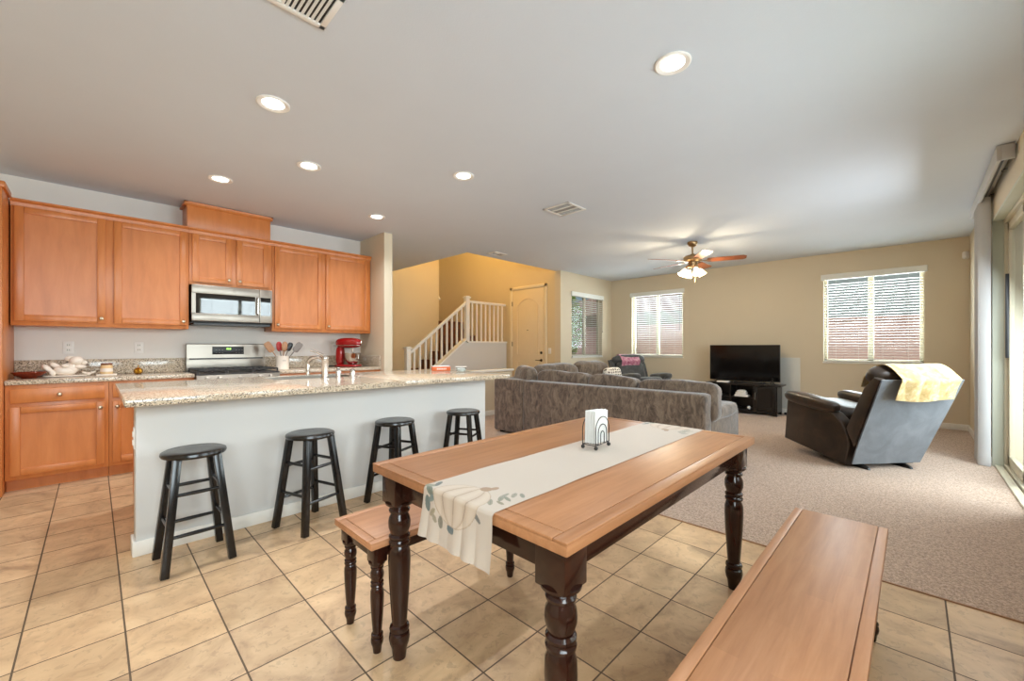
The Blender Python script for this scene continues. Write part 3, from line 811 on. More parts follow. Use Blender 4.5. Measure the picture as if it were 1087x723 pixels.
b = MB(); b.prism([(0.32, 1.06), (0.245, 1.06), (0.255, 1.215), (0.275, 1.225), (0.32, 1.225)], 'x', -0.385, 0.385, 0.003); bgd = b.build('backguard', 'steel', rg)
b = MB(); b.box(-0.15, 0.16, 0.244, 0.252, 1.10, 1.19, 0.002); dsp = b.build('display', 'dark_plastic', bgd)
b = MB()
for i, x in enumerate((-0.008, 0.008, 0.024)):
    b.box(x - 0.005, x + 0.005, 0.242, 0.2435, 1.155, 1.172)
b.build('digits', 'green_digits', bgd); b = MB()
for i in range(3):
    for j in range(2):
        b.box(-0.12 + i * 0.03, -0.105 + i * 0.03, 0.242, 0.2435, 1.118 + j * 0.03, 1.122 + j * 0.03); b.box(0.075 + i * 0.03, 0.09 + i * 0.03, 0.242, 0.2435, 1.118 + j * 0.03, 1.122 + j * 0.03)
b.build('buttons', 'grey_plastic', bgd)

mw = thing('microwave', 'stainless steel microwave mounted under the short cabinet over the range', 'microwave', (1.10, 5.6, 1.445))
b = MB(); b.box(-0.38, 0.38, -0.13, 0.228, 0.0, 0.41, 0.004); b.build('microwave_body', 'dark_plastic', mw)
b = MB()
b.box(-0.38, 0.245, -0.165, -0.131, 0.02, 0.105, 0.004); b.box(-0.38, 0.245, -0.165, -0.131, 0.315, 0.408, 0.004)
b.box(-0.38, -0.345, -0.165, -0.131, 0.105, 0.315); b.box(0.205, 0.245, -0.165, -0.131, 0.105, 0.315)
dr = b.build('door', 'steel', mw)
b = MB(); b.box(-0.345, 0.205, -0.160, -0.131, 0.105, 0.315); b.build('window', 'oven_glass', dr)
b = MB(); b.tube([(0.225, -0.166, 0.115), (0.225, -0.2, 0.125), (0.225, -0.2, 0.295), (0.225, -0.166, 0.305)], 0.011, 10); b.build('handle', 'chrome', dr)
b = MB(); b.lathe([(0.013, 0), (0.013, 0.002), (0.009, 0.0021), (0.009, 0.0005)], (0, 0, 0), 18, TR(0.0, -0.165, 0.36) @ RX(PI / 2), cap=False); b.build('emblem', 'grey_plastic', dr)
b = MB(); b.box(0.248, 0.38, -0.165, -0.131, 0.02, 0.408, 0.004); cp = b.build('control_panel', 'steel', mw)
b = MB(); b.box(0.258, 0.362, -0.167, -0.164, 0.105, 0.315); b.build('keypad', 'oven_glass', cp)
b = MB(); b.box(-0.36, 0.36, -0.15, 0.20, -0.018, 0.0); b.build('underside_vent', 'dark_plastic', mw)

# ------------------------------------------------------------------ island
isl = thing('kitchen_island', 'white drywall kitchen island with white baseboard beneath the bar top', 'kitchen island', (0, 0, 0))
b = MB(); b.box(0.165, 2.82, 3.15, 3.29, 0, 0.873, 0.006); b.build('bar_wall', 'kneewall_paint', isl)
b = MB(); b.box(0.205, 1.045, 3.291, 4.20, 0.10, 0.873); b.box(1.745, 2.80, 3.291, 4.20, 0.10, 0.873); b.box(1.045, 1.745, 3.291, 3.735, 0.10, 0.873); b.box(1.045, 1.745, 4.165, 4.20, 0.10, 0.873); b.box(1.045, 1.745, 3.735, 4.165, 0.10, 0.695); b.box(0.205, 2.80, 3.291, 4.12, 0.0, 0.10); b.build('cabinet_body', 'cabinet_wood', isl)
for i in range(4):
    x0 = 0.23 + i * 0.645
    d = MB(); 
    w = 0.056; x1 = x0 + 0.61; y = 4.201
    for q in ((x0, x0 + w, 0.135, 0.84), (x1 - w, x1, 0.135, 0.84), (x0 + w, x1 - w, 0.135, 0.135 + w), (x0 + w, x1 - w, 0.84 - w, 0.84)): d.box(q[0], q[1], y, y + 0.02, q[2], q[3], 0.003)
    d.box(x0 + w - 0.004, x1 - w + 0.004, y, y + 0.01, 0.185, 0.79); d.build('door', 'cabinet_wood', isl)
b = MB(); b.box(0.150, 2.835, 3.135, 3.15, 0, 0.085, 0.004); b.box(0.150, 0.165, 3.15, 3.29, 0, 0.085, 0.004); b.box(2.82, 2.835, 3.15, 3.29, 0, 0.085, 0.004); b.build('baseboard', 'white_trim', isl)
it = thing('island_countertop', 'wide speckled granite bar top overhanging the white island', 'countertop', (0, 0, 0))
b = MB()
b.box(0.11, 1.05, 2.90, 4.26, 0.874, 0.914, 0.006); b.box(1.74, 2.93, 2.90, 4.26, 0.874, 0.914, 0.006)
b.box(1.05, 1.74, 2.90, 3.74, 0.874, 0.914); b.box(1.05, 1.74, 4.16, 4.26, 0.874, 0.914)
b.build('slab', 'granite', it)
b = MB(); b.box(1.05, 1.74, 3.74, 3.75, 0.70, 0.912); b.box(1.05, 1.74, 4.15, 4.16, 0.70, 0.912); b.box(1.05, 1.06, 3.75, 4.15, 0.70, 0.912); b.box(1.73, 1.74, 3.75, 4.15, 0.70, 0.912); b.box(1.06, 1.73, 3.75, 4.15, 0.70, 0.71)
b.build('sink_basin', 'steel', it)

fa = thing('faucet', 'brushed steel kitchen faucet with tall lever and arched spout on the island', 'faucet', (1.40, 3.64, 0.914))
b = MB(); b.lathe([(0.034, 0), (0.034, 0.006), (0.027, 0.012), (0.027, 0.15), (0.029, 0.155), (0.028, 0.18), (0.016, 0.195)], (0, 0, 0), 20); b.build('faucet_body', 'chrome', fa)
b = MB(); pts = []
for k in range(13):
    a = PI * k / 12
    pts.append((-0.052 + 0.052 * math.cos(a) - 0.0, 0.055 - 0.055 * math.cos(a), 0.125 + 0.06 * math.sin(a)))
b.tube(pts, 0.0155, 10); b.build('spout', 'chrome', fa)
b = MB(); b.tube([(-0.104, 0.11, 0.13), (-0.104, 0.11, 0.10), (-0.102, 0.11, 0.03)], [0.0135, 0.017, 0.015], 12); b.build('spray_head', 'chrome', fa)
b = MB(); b.tube([(0, 0, 0.185), (-0.015, 0.012, 0.205), (-0.06, 0.04, 0.232), (-0.098, 0.06, 0.245)], [0.012, 0.011, 0.009, 0.010], 10); b.build('lever', 'chrome', fa)
sp = thing('soap_dispenser', 'short brushed steel cap just right of the island faucet', 'dispenser', (1.52, 3.65, 0.914))
b = MB(); b.lathe([(0.026, 0), (0.026, 0.005), (0.022, 0.008), (0.022, 0.072), (0.018, 0.08)], (0, 0, 0), 18); b.build('cylinder_body', 'chrome', sp)
b = MB(); b.box(-0.008, 0.008, -0.005, 0.03, 0.0805, 0.092, 0.003); b.build('pump_top', 'chrome', sp)
ag = thing('air_gap', 'short brushed steel cylinder, farther from the faucet than its twin', 'sink air gap', (1.625, 3.60, 0.914))
b = MB(); b.lathe([(0.026, 0), (0.026, 0.005), (0.021, 0.008), (0.021, 0.066), (0.015, 0.078), (0.004, 0.08)], (0, 0, 0), 18); b.build('cap', 'chrome', ag)

# ------------------------------------------------------------------ outlets and switches
def outlet(label, m, cat='outlet', rocker=False):
    t = thing('wall_outlet' if not rocker else 'light_switch', label, cat); t.matrix_world = m
    b = MB(); b.box(-0.037, 0.037, -0.006, 0, -0.06, 0.06, 0.003); p = b.build('cover_plate', 'white_plastic', t)
    if rocker:
        b = MB(); b.box(-0.017, 0.017, -0.010, -0.006, -0.034, 0.034, 0.002); b.build('rocker', 'white_trim', t)
    else:
        for z in (-0.024, 0.024):
            b = MB(); b.box(-0.017, 0.017, -0.008, -0.006, z - 0.015, z + 0.015, 0.004); q = b.build('socket', 'white_trim', t)
            b = MB(); b.box(-0.008, -0.005, -0.0085, -0.008, z - 0.004, z + 0.008); b.box(0.005, 0.008, -0.0085, -0.008, z - 0.004, z + 0.008); b.build('slots', 'dark_plastic', q)
outlet('white outlet on the kitchen wall above the ceramic figurine', TR(-0.173, 5.83, 1.18))
outlet('white outlet on the kitchen wall above the gold ornament', TR(0.331, 5.83, 1.18))
outlet('white outlet on the kitchen wall beside the red mixer', TR(2.372, 5.83, 1.178))
outlet('white outlet on the left end of the island wall', TR(0.165, 3.22, 0.66) @ RZ(-PI / 2))
outlet('white switch plate right of the entry door', TR(6.63, 5.40, 1.10) @ RZ(-PI / 2), 'light switch', True)

# ------------------------------------------------------------------ counter top items, left
Z0 = 0.9145
bo = thing('glass_bowl', 'shallow amber glass bowl at the left end of the counter', 'bowl', (-0.395, 5.50, Z0))
b = MB(); b.lathe([(0.045, 0), (0.05, 0.004), (0.085, 0.03), (0.10, 0.05), (0.104, 0.05), (0.09, 0.028), (0.05, 0.008), (0.002, 0.006)], (0, 0, 0), 24); b.build('bowl_body', 'amber_glass', bo)
b = MB(); b.tube([(0.102 * math.cos(k * PI / 12), 0.102 * math.sin(k * PI / 12), 0.05) for k in range(24)], 0.005, 6, True); b.build('rim', 'amber_glass', bo)
so_ = MB(); so_.soft((0, 0, 0.032), (0.06, 0.06, 0.06), 2.4, 6, 0.010, 9); o = so_.build('stone_ornament', 'grey_stone'); o.location = (-0.335, 5.66, Z0 + 0.001)
tag(o, 'small lumpy grey stone ornament between the amber bowl and the figurine', 'ornament')
fg = thing('ceramic_figurine', 'cream ceramic animal figurine lying on its tray by the backsplash', 'figurine', (-0.185, 5.59, Z0)); fg.scale = (0.64, 0.72, 0.74)
b = MB()
b.soft((0.0, 0, 0.075), (0.24, 0.15, 0.12), 2.5, 8, 0.004, 6); b.soft((0.06, 0, 0.10), (0.16, 0.14, 0.13), 2.3, 8)
b.build('body', 'ceramic', fg)
b = MB(); b.soft((0.11, -0.015, 0.195), (0.15, 0.13, 0.115), 2.2, 8); b.soft((0.185, -0.03, 0.17), (0.075, 0.08, 0.06), 2.2, 6); b.soft((0.14, -0.02, 0.12), (0.14, 0.11, 0.06), 2.2, 6); b.build('head', 'ceramic', fg)
b = MB(); b.soft((0.04, 0.0, 0.225), (0.10, 0.05, 0.06), 2.2, 6, mat=RY(-0.2)); b.build('ear', 'ceramic', fg)
for (x, y, z, r) in ((-0.17, -0.05, 0.105, 0.75), (-0.10, 0.03, 0.135, 0.5)):
    b = MB(); b.soft((x, y, z), (0.12, 0.062, 0.062), 2.4, 6, mat=RY(r)); b.soft((x + 0.045, y, z - 0.05), (0.06, 0.05, 0.09), 2.3, 6, mat=RY(-0.5)); b.build('leg', 'ceramic', fg)
b = MB(); b.soft((0.0, -0.06, 0.135), (0.08, 0.05, 0.045), 2.3, 6); b.build('paw', 'ceramic', fg)
b = MB(); b.soft((0.0, 0, 0.010), (0.44, 0.20, 0.019), 4, 8); b.build('tray', 'ceramic', fg)
ct = thing('ceramic_spreader', 'small cream ceramic knotted piece right of the figurine tray', 'ornament', (-0.035, 5.56, Z0)); ct.scale = (0.5, 0.6, 0.6)
b = MB(); b.soft((0, 0, 0.03), (0.06, 0.045, 0.05), 2.4, 6); b.build('knot', 'ceramic', ct)
for s in (-1, 1):
    b = MB(); b.soft((s * 0.05, 0, 0.05), (0.085, 0.03, 0.03), 2.4, 6, mat=RY(-s * 0.35)); b.build('bow_wing', 'ceramic', ct)
cj = thing('candle_jar', 'cream jar candle with a dark wooden lid standing on a white coaster', 'candle', (0.075, 5.50, Z0))
cj.location = (0.085, 5.55, Z0); cj.scale = (0.74, 0.74, 0.80)
b = MB(); b.box(-0.095, 0.095, -0.065, 0.065, 0.0, 0.016, 0.004); b.build('coaster', 'ceramic', cj)
b = MB(); b.lathe([(0.058, 0.017), (0.062, 0.022), (0.062, 0.105), (0.054, 0.118), (0.054, 0.124)], (0, 0, 0), 24); b.build('jar', 'candle_wax', cj)
b = MB(); b.lathe([(0.055, 0.1245), (0.056, 0.128), (0.056, 0.142), (0.05, 0.146)], (0, 0, 0), 24); b.build('lid', 'fan_blade_wood', cj)
b = MB(); b.lathe([(0.0624, 0.045), (0.0624, 0.085)], (0, 0, 0), 24, cap=False); b.build('paper_band', 'ceramic', cj)
go = thing('gold_ornament', 'small gold pumpkin shaped ornament on the counter left of the range', 'ornament', (0.31, 5.56, Z0)); go.scale = (0.68, 0.68, 1.1)
b = MB(); n = 32; prof = [(0.025, 0), (0.045, 0.012), (0.05, 0.028), (0.044, 0.045), (0.028, 0.056), (0.006, 0.06)]
b.lathe(prof, (0, 0, 0), n)
for v in b.bm.verts:
    a = math.atan2(v.co.y, v.co.x); k = 1 + 0.08 * math.cos(8 * a); v.co.x *= k; v.co.y *= k
b.build('pumpkin_body', 'gold', go)
b = MB(); b.tube([(0, 0, 0.058), (0.002, 0, 0.07), (0.008, 0.004, 0.08)], [0.007, 0.005, 0.006], 8); b.build('stem', 'gold', go)

# counter top items, right
cr = thing('utensil_crock', 'white ceramic crock of kitchen utensils right of the range', 'utensil crock', (1.585, 5.42, Z0))
b = MB(); b.lathe([(0.065, 0), (0.07, 0.006), (0.07, 0.155), (0.073, 0.165), (0.068, 0.165), (0.064, 0.15), (0.064, 0.02), (0.002, 0.015)], (0, 0, 0), 28); b.build('crock_body', 'ceramic', cr)
b = MB(); 
for k in range(5): b.box(-0.02 + 0.008 * k, -0.014 + 0.008 * k, -0.0725, -0.0700, 0.105 + 0.003 * (k % 2), 0.110 + 0.003 * (k % 2))
b.build('lettering_mark', 'grey_plastic', cr)
def utensil(name, label, dx, dy, lean, mat, kind):
    t = thing(name, label, 'utensil', (1.585, 5.42, Z0 + 0.022), 0, 'utensils in the white crock')
    top = Vector((dx * lean * 0.92, dy * lean, 0.215)); bot = Vector((-dx * 0.02, -dy * 0.02, 0))
    d = (top - bot).normalized()
    b = MB(); b.tube([bot, bot.lerp(top, 0.6), top], [0.006, 0.0055, 0.006], 8); b.build('shaft', 'tan_wood' if mat == 'tan_wood' else 'grey_plastic', t)
    b = MB(); m = Matrix.Rotation(math.atan2(d.x, d.z), 4, 'Y')
    c = top + d * 0.04
    if kind == 'spatula': b.soft(c, (0.075, 0.010, 0.13), 5, 6, mat=m)
    elif kind == 'spoon': b.soft(c, (0.065, 0.024, 0.12), 2.4, 6, mat=m)
    else: b.soft(c, (0.062, 0.03, 0.11), 3, 6, mat=m)
    b.build('head', mat, t)
utensil('spatula', 'tan slotted spatula leaning left in the white crock', -1, 0.1, 0.125, 'tan_wood', 'spatula')
utensil('spoon', 'red silicone spoon standing at the middle of the crock', -0.3, 0.4, 0.07, 'red_silicone', 'spoon')
utensil('spoon', 'tan wooden spoon beside the red one in the crock', 0.25, -0.3, 0.06, 'tan_wood', 'spoon')
utensil('ladle', 'dark plastic ladle leaning right in the crock', 0.8, 0.3, 0.10, 'dark_plastic', 'ladle')
utensil('spatula', 'grey spatula leaning farthest right in the white crock', 1, -0.1, 0.155, 'grey_plastic', 'spatula')

mx = thing('stand_mixer', 'red stand mixer with a steel bowl in the counter corner', 'stand mixer', (2.42, 5.52, Z0), -0.9)
b = MB(); b.soft((0.02, 0, 0.018), (0.34, 0.21, 0.036), 4, 8); b.build('base', 'red_enamel', mx)
b = MB(); b.soft((-0.10, 0, 0.15), (0.10, 0.11, 0.26), 3.5, 8); b.build('column', 'red_enamel', mx)
b = MB(); b.soft((0.02, 0, 0.325), (0.36, 0.135, 0.14), 2.8, 10); b.build('mixer_head', 'red_enamel', mx)
b = MB(); b.soft((0.02, 0, 0.293), (0.362, 0.139, 0.018), 3, 8); b.build('trim_band', 'chrome', mx)
b = MB(); b.lathe([(0.028, 0), (0.03, 0.01), (0.026, 0.018)], (0, 0, 0), 16, TR(0.195, 0, 0.33) @ RY(PI / 2)); b.build('hub_cap', 'chrome', mx)
b = MB(); b.lathe([(0.05, 0.038), (0.06, 0.045), (0.085, 0.08), (0.105, 0.13), (0.11, 0.185), (0.113, 0.19), (0.108, 0.19), (0.10, 0.13), (0.07, 0.07), (0.002, 0.06)], (0.075, 0, 0), 28); bw = b.build('mixing_bowl', 'chrome', mx)
b = MB(); b.tube([(0.17, -0.06, 0.17), (0.20, -0.085, 0.165), (0.20, -0.085, 0.11), (0.165, -0.055, 0.10)], 0.008, 8); b.build('bowl_handle', 'chrome', bw)
b = MB(); b.tube([(0.075, 0, 0.27), (0.075, 0, 0.15)], 0.014, 10); b.build('beater_shaft', 'chrome', mx)
b = MB(); b.soft((0, 0, 0.012), (0.12, 0.05, 0.022), 2.6, 6); b.soft((0.07, 0.0, 0.012), (0.10, 0.014, 0.012), 3, 4); o = b.build('spoon_rest', 'dark_plastic'); o.location = (2.20, 5.62, Z0 + 0.002)
tag(o, 'small black spoon rest on the counter left of the red mixer', 'spoon rest')
# on the island, right end
oc = thing('snack_box', 'open orange cardboard box lying on the far end of the island', 'box', (2.79, 3.88, Z0), -0.5); oc.scale = (0.85, 0.85, 0.85)
b = MB(); b.box(-0.12, 0.12, -0.07, 0.07, 0, 0.055, 0.003); b.build('carton', 'orange_card', oc)
b = MB(); b.box(-0.115, 0.115, -0.066, 0.066, 0.0555, 0.066, 0.004); b.build('lid', 'paper', oc)
b = MB()
for k in range(6): b.box(-0.06 + 0.022 * k, -0.047 + 0.022 * k, -0.0715, -0.070, 0.018, 0.036)
b.build('printed_letters', 'paper', oc)
cl = thing('food_container', 'clear plastic food container with white contents beside the orange box', 'container', (2.82, 3.55, Z0)); cl.scale = (0.75, 0.75, 0.8)
b = MB(); b.lathe([(0.065, 0.0), (0.072, 0.02), (0.085, 0.065), (0.088, 0.068), (0.083, 0.066), (0.068, 0.02), (0.06, 0.004)], (0, 0, 0), 24, cap=False); b.build('tub', 'clear_glass', cl)
b = MB(); b.lathe([(0.06, 0.004), (0.067, 0.02), (0.073, 0.042), (0.03, 0.048), (0.002, 0.049)], (0, 0, 0), 20); b.build('contents', 'paper', cl)
b = MB(); b.tube([(0.086 * math.cos(k * PI / 12), 0.086 * math.sin(k * PI / 12), 0.068) for k in range(24)], 0.004, 6, True); b.build('rim', 'white_plastic', cl)

# ------------------------------------------------------------------ stools
def make_stool(loc, rz, label):
    t = thing('bar_stool', label, 'stool', loc, rz, 'black wooden stools at the island')
    b = MB(); b.lathe([(0.135, 0.584), (0.146, 0.588), (0.151, 0.599), (0.148, 0.610), (0.135, 0.616), (0.08, 0.6145), (0.002, 0.614)], (0, 0, 0), 40); b.build('seat', 'black_wood', t)
    def leg(sx, sy, z):
        k = (0.584 - z) / 0.584
        return Vector((sx * (0.088 + 0.060 * k), sy * (0.088 + 0.060 * k), z))
    for sx in (-1, 1):
        for sy in (-1, 1):
            b = MB(); b.bar(leg(sx, sy, 0.0), leg(sx, sy, 0.588), 0.036, 0.036, (sx, 0, 0), bev=0.002); b.build('leg', 'black_wood', t)
    for z, ax in ((0.19, 'x'), (0.40, 'x'), (0.235, 'y'), (0.425, 'y')):
        for s in (-1, 1):
            p, q = (leg(-1, s, z), leg(1, s, z)) if ax == 'x' else (leg(s, -1, z), leg(s, 1, z))
            b = MB(); b.tube([p, p.lerp(q, 0.5), q], [0.0085, 0.0105, 0.0085], 10); b.build('rung', 'black_wood', t)
    return t
s1 = make_stool((0.395, 2.89, 0), 0.03, 'black bar stool nearest the left end of the island')
dup(s1, (1.02, 2.90, 0), 0.30, 'black bar stool second from the left end of the island')
dup(s1, (1.655, 2.91, 0), 0.42, 'black bar stool behind the left corner of the dining table')
dup(s1, (2.33, 2.90, 0), 0.50, 'black bar stool at the far right end of the island')

# ------------------------------------------------------------------ dining table and benches
def turned(h, R):
    """profile of a turned leg of height h (from floor), radius scale R"""
    P = [(0.58, 0.0), (0.66, 0.045), (0.72, 0.075), (0.86, 0.10), (0.94, 0.135), (0.88, 0.165), (0.70, 0.178), (0.86, 0.186), (0.90, 0.20), (0.84, 0.214), (0.66, 0.224),
         (0.70, 0.26), (0.82, 0.38), (0.94, 0.52), (1.0, 0.64), (0.97, 0.70), (0.80, 0.735), (0.76, 0.742), (0.93, 0.75), (0.96, 0.765), (0.86, 0.775), (0.84, 0.782), (0.94, 0.79), (0.95, 0.803), (0.78, 0.815),
         (0.84, 0.83), (0.98, 0.86), (1.0, 0.89), (0.94, 0.92), (0.76, 0.945), (0.74, 0.952), (0.92, 0.96), (0.95, 0.972), (0.80, 0.985), (0.80, 1.0)]
    return [(r * R, z * h) for r, z in P]
def furn(name, label, cat, x0, x1, y0, y1, H, T, leg_block, R, inset, ap_h, top_mat, frame_w, frame_e, group=None, ends=True):
    cx, cy = (x0 + x1) / 2, (y0 + y1) / 2
    t = thing(name, label, cat, (cx, cy, 0), 0, group)
    hx, hy = (x1 - x0) / 2, (y1 - y0) / 2
    b = MB(); g = 0.0012
    b.box(-hx, hx, -hy, hy, H - T, H - 0.007, 0.004)
    b.box(-hx, hx, -hy, -hy + frame_w - g, H - 0.0075, H, 0.002); b.box(-hx, hx, hy - frame_w + g, hy, H - 0.0075, H, 0.002)
    if ends:
        b.box(-hx, -hx + frame_e - g, -hy + frame_w + g, hy - frame_w - g, H - 0.0075, H, 0.002); b.box(hx - frame_e + g, hx, -hy + frame_w + g, hy - frame_w - g, H - 0.0075, H, 0.002)
        b.box(-hx + frame_e + g, hx - frame_e - g, -hy + frame_w + g, hy - frame_w - g, H - 0.0075, H, 0.0015)
    else:
        b.box(-hx, hx, -hy + frame_w + g, hy - frame_w - g, H - 0.0075, H, 0.0015)
    b.build('tabletop' if cat == 'table' else 'seat_top', top_mat, t)
    z1 = H - T; a = MB(); w = 0.022; o = inset + leg_block * 0.5 - w / 2
    for s in (-1, 1):
        a.box(-hx + inset + leg_block, hx - inset - leg_block, s * (hy - o) - w / 2, s * (hy - o) + w / 2, z1 - ap_h, z1 - 0.0005, 0.003)
        a.box(s * (hx - o) - w / 2, s * (hx - o) + w / 2, -hy + inset + leg_block, hy - inset - leg_block, z1 - ap_h, z1 - 0.0005, 0.003)
    a.build('apron', 'espresso_wood', t)
    bh = ap_h + leg_block * 0.30
    for sx in (-1, 1):
        for sy in (-1, 1):
            px, py = sx * (hx - inset - leg_block / 2), sy * (hy - inset - leg_block / 2)
            l = MB(); q = leg_block / 2
            l.box(px - q, px + q, py - q, py + q, z1 - bh, z1 - 0.0005, 0.004)
            l.lathe([(q * 0.80, z1 - bh - 0.018), (q * 1.12, z1 - bh - 0.004), (q * 1.15, z1 - bh + 0.004)], (px, py, 0), 24)
            l.lathe(turned(z1 - bh - 0.012, R), (px, py, 0), 24)
            l.build('leg', 'espresso_wood', t)
    return t
TX0, TX1, TY0, TY1, TH = 0.748, 2.28, 0.56, 1.483, 0.744
furn('dining_table', 'wooden dining table with turned dark legs and a white runner across it', 'table', TX0, TX1, TY0, TY1, TH, 0.034, 0.094, 0.042, 0.026, 0.085, 'table_wood', 0.042, 0.045)
furn('dining_bench', 'wooden bench in the right foreground, nearest the sliding door', 'bench', 0.72, 2.262, 0.074, 0.39, 0.45, 0.028, 0.058, 0.026, 0.02, 0.05, 'bench_wood', 0.03, 0.06, 'wooden dining benches', False)
furn('dining_bench', 'wooden bench pushed under the dining table on the stool side', 'bench', 0.725, 1.56, 1.447, 1.783, 0.45, 0.028, 0.058, 0.026, 0.02, 0.05, 'bench_wood', 0.032, 0.034, 'wooden dining benches')

# table runner with printed pumpkin
def make_runner():
    bm = bmesh.new()
    y0, y1 = 0.80, 1.122; drop = 0.142; xl = TX0 - 0.004; xr = TX1 + 0.004
    R = 0.012
    Ltop = (xr - xl) - 2 * R; arc = R * PI / 2
    total = drop + arc + Ltop + arc + 0.11
    def pos(s, t):
        y = y0 + (y1 - y0) * t
        wav = 0.006 * math.sin(y * 40 + 0.6) + 0.004 * math.sin(y * 75)
        if s < drop:
            k = (drop - s) / drop
            return (xl - 0.003 - abs(wav) * k - 0.012 * k * k, y - 0.012 * k * (0.5 - t), TH + 0.0015 - R - (drop - s))
        s2 = s - drop
        if s2 < arc:
            a = s2 / R; return (xl - 0.003 + R - R * math.cos(a), y, TH + 0.0018 - R + R * math.sin(a))
        s2 -= arc
        if s2 < Ltop: return (xl + R - 0.003 + s2 * (1 + 0.006 / Ltop), y, TH + 0.0018 + 0.0011 * (1 + math.sin(s2 * 16 + y * 9)) * max(0, math.sin(s2 * 5)))
        s2 -= Ltop
        if s2 < arc:
            a = s2 / R; return (xr + 0.003 - R + R * math.sin(a), y, TH + 0.0018 - R + R * math.cos(a))
        s2 -= arc
        return (xr + 0.003, y, TH + 0.0018 - R - s2)
    cols = []; S = []
    s = 0.0
    while s < 0.42: S.append(s); s += 0.0022
    while s < total - 0.36: S.append(s); s += 0.012
    while s < total: S.append(s); s += 0.0026
    S.append(total)
    nt = 146
    clay = bm.loops.layers.float_color.new('print') if False else None
    vl = bm.verts.layers.float_color.new('print')
    leaves = [(0.105, 0.92, 0.030, 0.013, 0.3, (96, 112, 108)), (0.145, 0.90, 0.030, 0.013, 1.0, (118, 128, 112)), (0.165, 0.95, 0.026, 0.011, 2.0, (150, 152, 128)), (0.19, 0.93, 0.026, 0.010, 0.5, (96, 104, 98)),
              (0.085, 0.83, 0.020, 0.010, 2.4, (176, 160, 126)), (0.07, 0.79, 0.018, 0.008, 0.8, (168, 156, 130)), (0.065, 0.70, 0.022, 0.012, 0.2, (138, 130, 112)), (0.125, 0.86, 0.022, 0.011, 2.2, (118, 138, 134)),
              (0.06, 0.545, 0.022, 0.015, 1.4, (96, 116, 122)), (0.088, 0.55, 0.022, 0.014, 1.5, (150, 160, 146)), (0.125, 0.20, 0.024, 0.008, 0.9, (124, 124, 120)),
              (0.20, 0.20, 0.026, 0.009, 0.8, (160, 158, 136)), (0.24, 0.19, 0.026, 0.009, 0.6, (150, 152, 130)), (0.265, 0.22, 0.024, 0.008, 0.2, (168, 164, 146)), (0.25, 0.14, 0.024, 0.008, 1.2, (146, 148, 128)),
              (0.285, 0.16, 0.024, 0.009, 0.5, (172, 166, 146)), (0.175, 0.24, 0.022, 0.008, 0.9, (170, 158, 130)), (0.215, 0.12, 0.020, 0.007, 1.4, (160, 150, 122)), (0.30, 0.10, 0.022, 0.008, 0.9, (150, 150, 132))]
    base_c = Vector(sr(184, 170, 156)[:3])
    def paint(s, t, off=0.0):
        y = t * (y1 - y0)
        c = base_c.copy()
        for (ls, lt, la, lb, ang, colr) in leaves:
            du = s - ls; dv = y - lt * (y1 - y0)
            a = du * math.cos(ang) + dv * math.sin(ang); b_ = -du * math.sin(ang) + dv * math.cos(ang)
            q = (a / (la * 0.85)) ** 2 + (b_ / (lb * 0.9)) ** 2
            if q < 1: c = Vector(sr(*[int(v * 0.8) for v in colr])[:3]) if abs(b_) > lb * 0.07 else Vector(sr(*[int(v * 0.62) for v in colr])[:3])
        ps, py, ra, rb = 0.162, 0.168, 0.096, 0.106
        q = ((s - ps) / ra) ** 2 + ((y - py) / rb) ** 2
        if q < 1:
            th = (y - py) / (rb * math.sqrt(max(1e-4, 1 - ((s - ps) / ra) ** 2 * 0.98)))
            rib = abs(math.sin(th * PI * 1.9))
            c = Vector(sr(182, 162, 142)[:3]) if rib > 0.13 else Vector(sr(150, 130, 112)[:3])
            c = c.lerp(Vector(sr(196, 180, 162)[:3]), max(0, rib - 0.35))
            if q > 0.955: c = Vector(sr(160, 138, 118)[:3])
        ds, dy = s - 0.262, y - 0.15
        if (ds / 0.018) ** 2 + (dy / 0.020) ** 2 < 1 or ((s - 0.284) / 0.016) ** 2 + ((y - 0.135) / 0.011) ** 2 < 1: c = Vector(sr(146, 114, 84)[:3])
        return (c.x, c.y, c.z, 1)
    rows = []
    for s in S:
        row = []
        for j in range(nt + 1):
            t = j / nt
            v = bm.verts.new(pos(s, t))
            ps = s if s < 0.45 else (total - s if s > total - 0.36 else 99)
            v[vl] = paint(ps, t) if ps < 1 else (*base_c, 1)
            row.append(v)
        rows.append(row)
    for A, B in zip(rows, rows[1:]):
        for j in range(nt): bm.faces.new((A[j], A[j + 1], B[j + 1], B[j]))
    bm.normal_update()
    me = bpy.data.meshes.new('table_runner'); bm.to_mesh(me); bm.free(); me.materials.append(M['runner_cloth']); me.shade_smooth()
    o = bpy.data.objects.new('table_runner', me); COL.objects.link(o)
    return tag(o, 'cream table runner printed with a white pumpkin and leaves hanging over the table end', 'table runner')
make_runner()

# napkin holder and napkins
NX, NY, NZ = 1.545, 0.998, TH + 0.0045
nh_ = thing('napkin_holder', 'black wire arch napkin holder standing on the cream table runner', 'napkin holder', (NX, NY, NZ), 0.06)
def archpts(w, h, y, z0):
    pts = [(-w / 2, y, z0)]
    r = w / 2
    for k in range(13):
        a = PI - PI * k / 12; pts.append((r * math.cos(a), y, z0 + h - r + r * math.sin(a)))
    pts.append((w / 2, y, z0)); return pts
for y in (-0.032, 0.032):
    b = MB()
    for w, h in ((0.118, 0.118), (0.074, 0.085), (0.030, 0.055)): b.tube(archpts(w, h, y, 0.02), 0.0019, 8)
    b.tube([(-0.059, y, 0.02), (0.059, y, 0.02)], 0.0019, 8); b.build('arch_wires', 'black_metal', nh_)
b = MB()
for x in (-0.059, -0.03, 0.03, 0.059): b.tube([(x, -0.032, 0.02), (x, 0.032, 0.02)], 0.0019, 8)
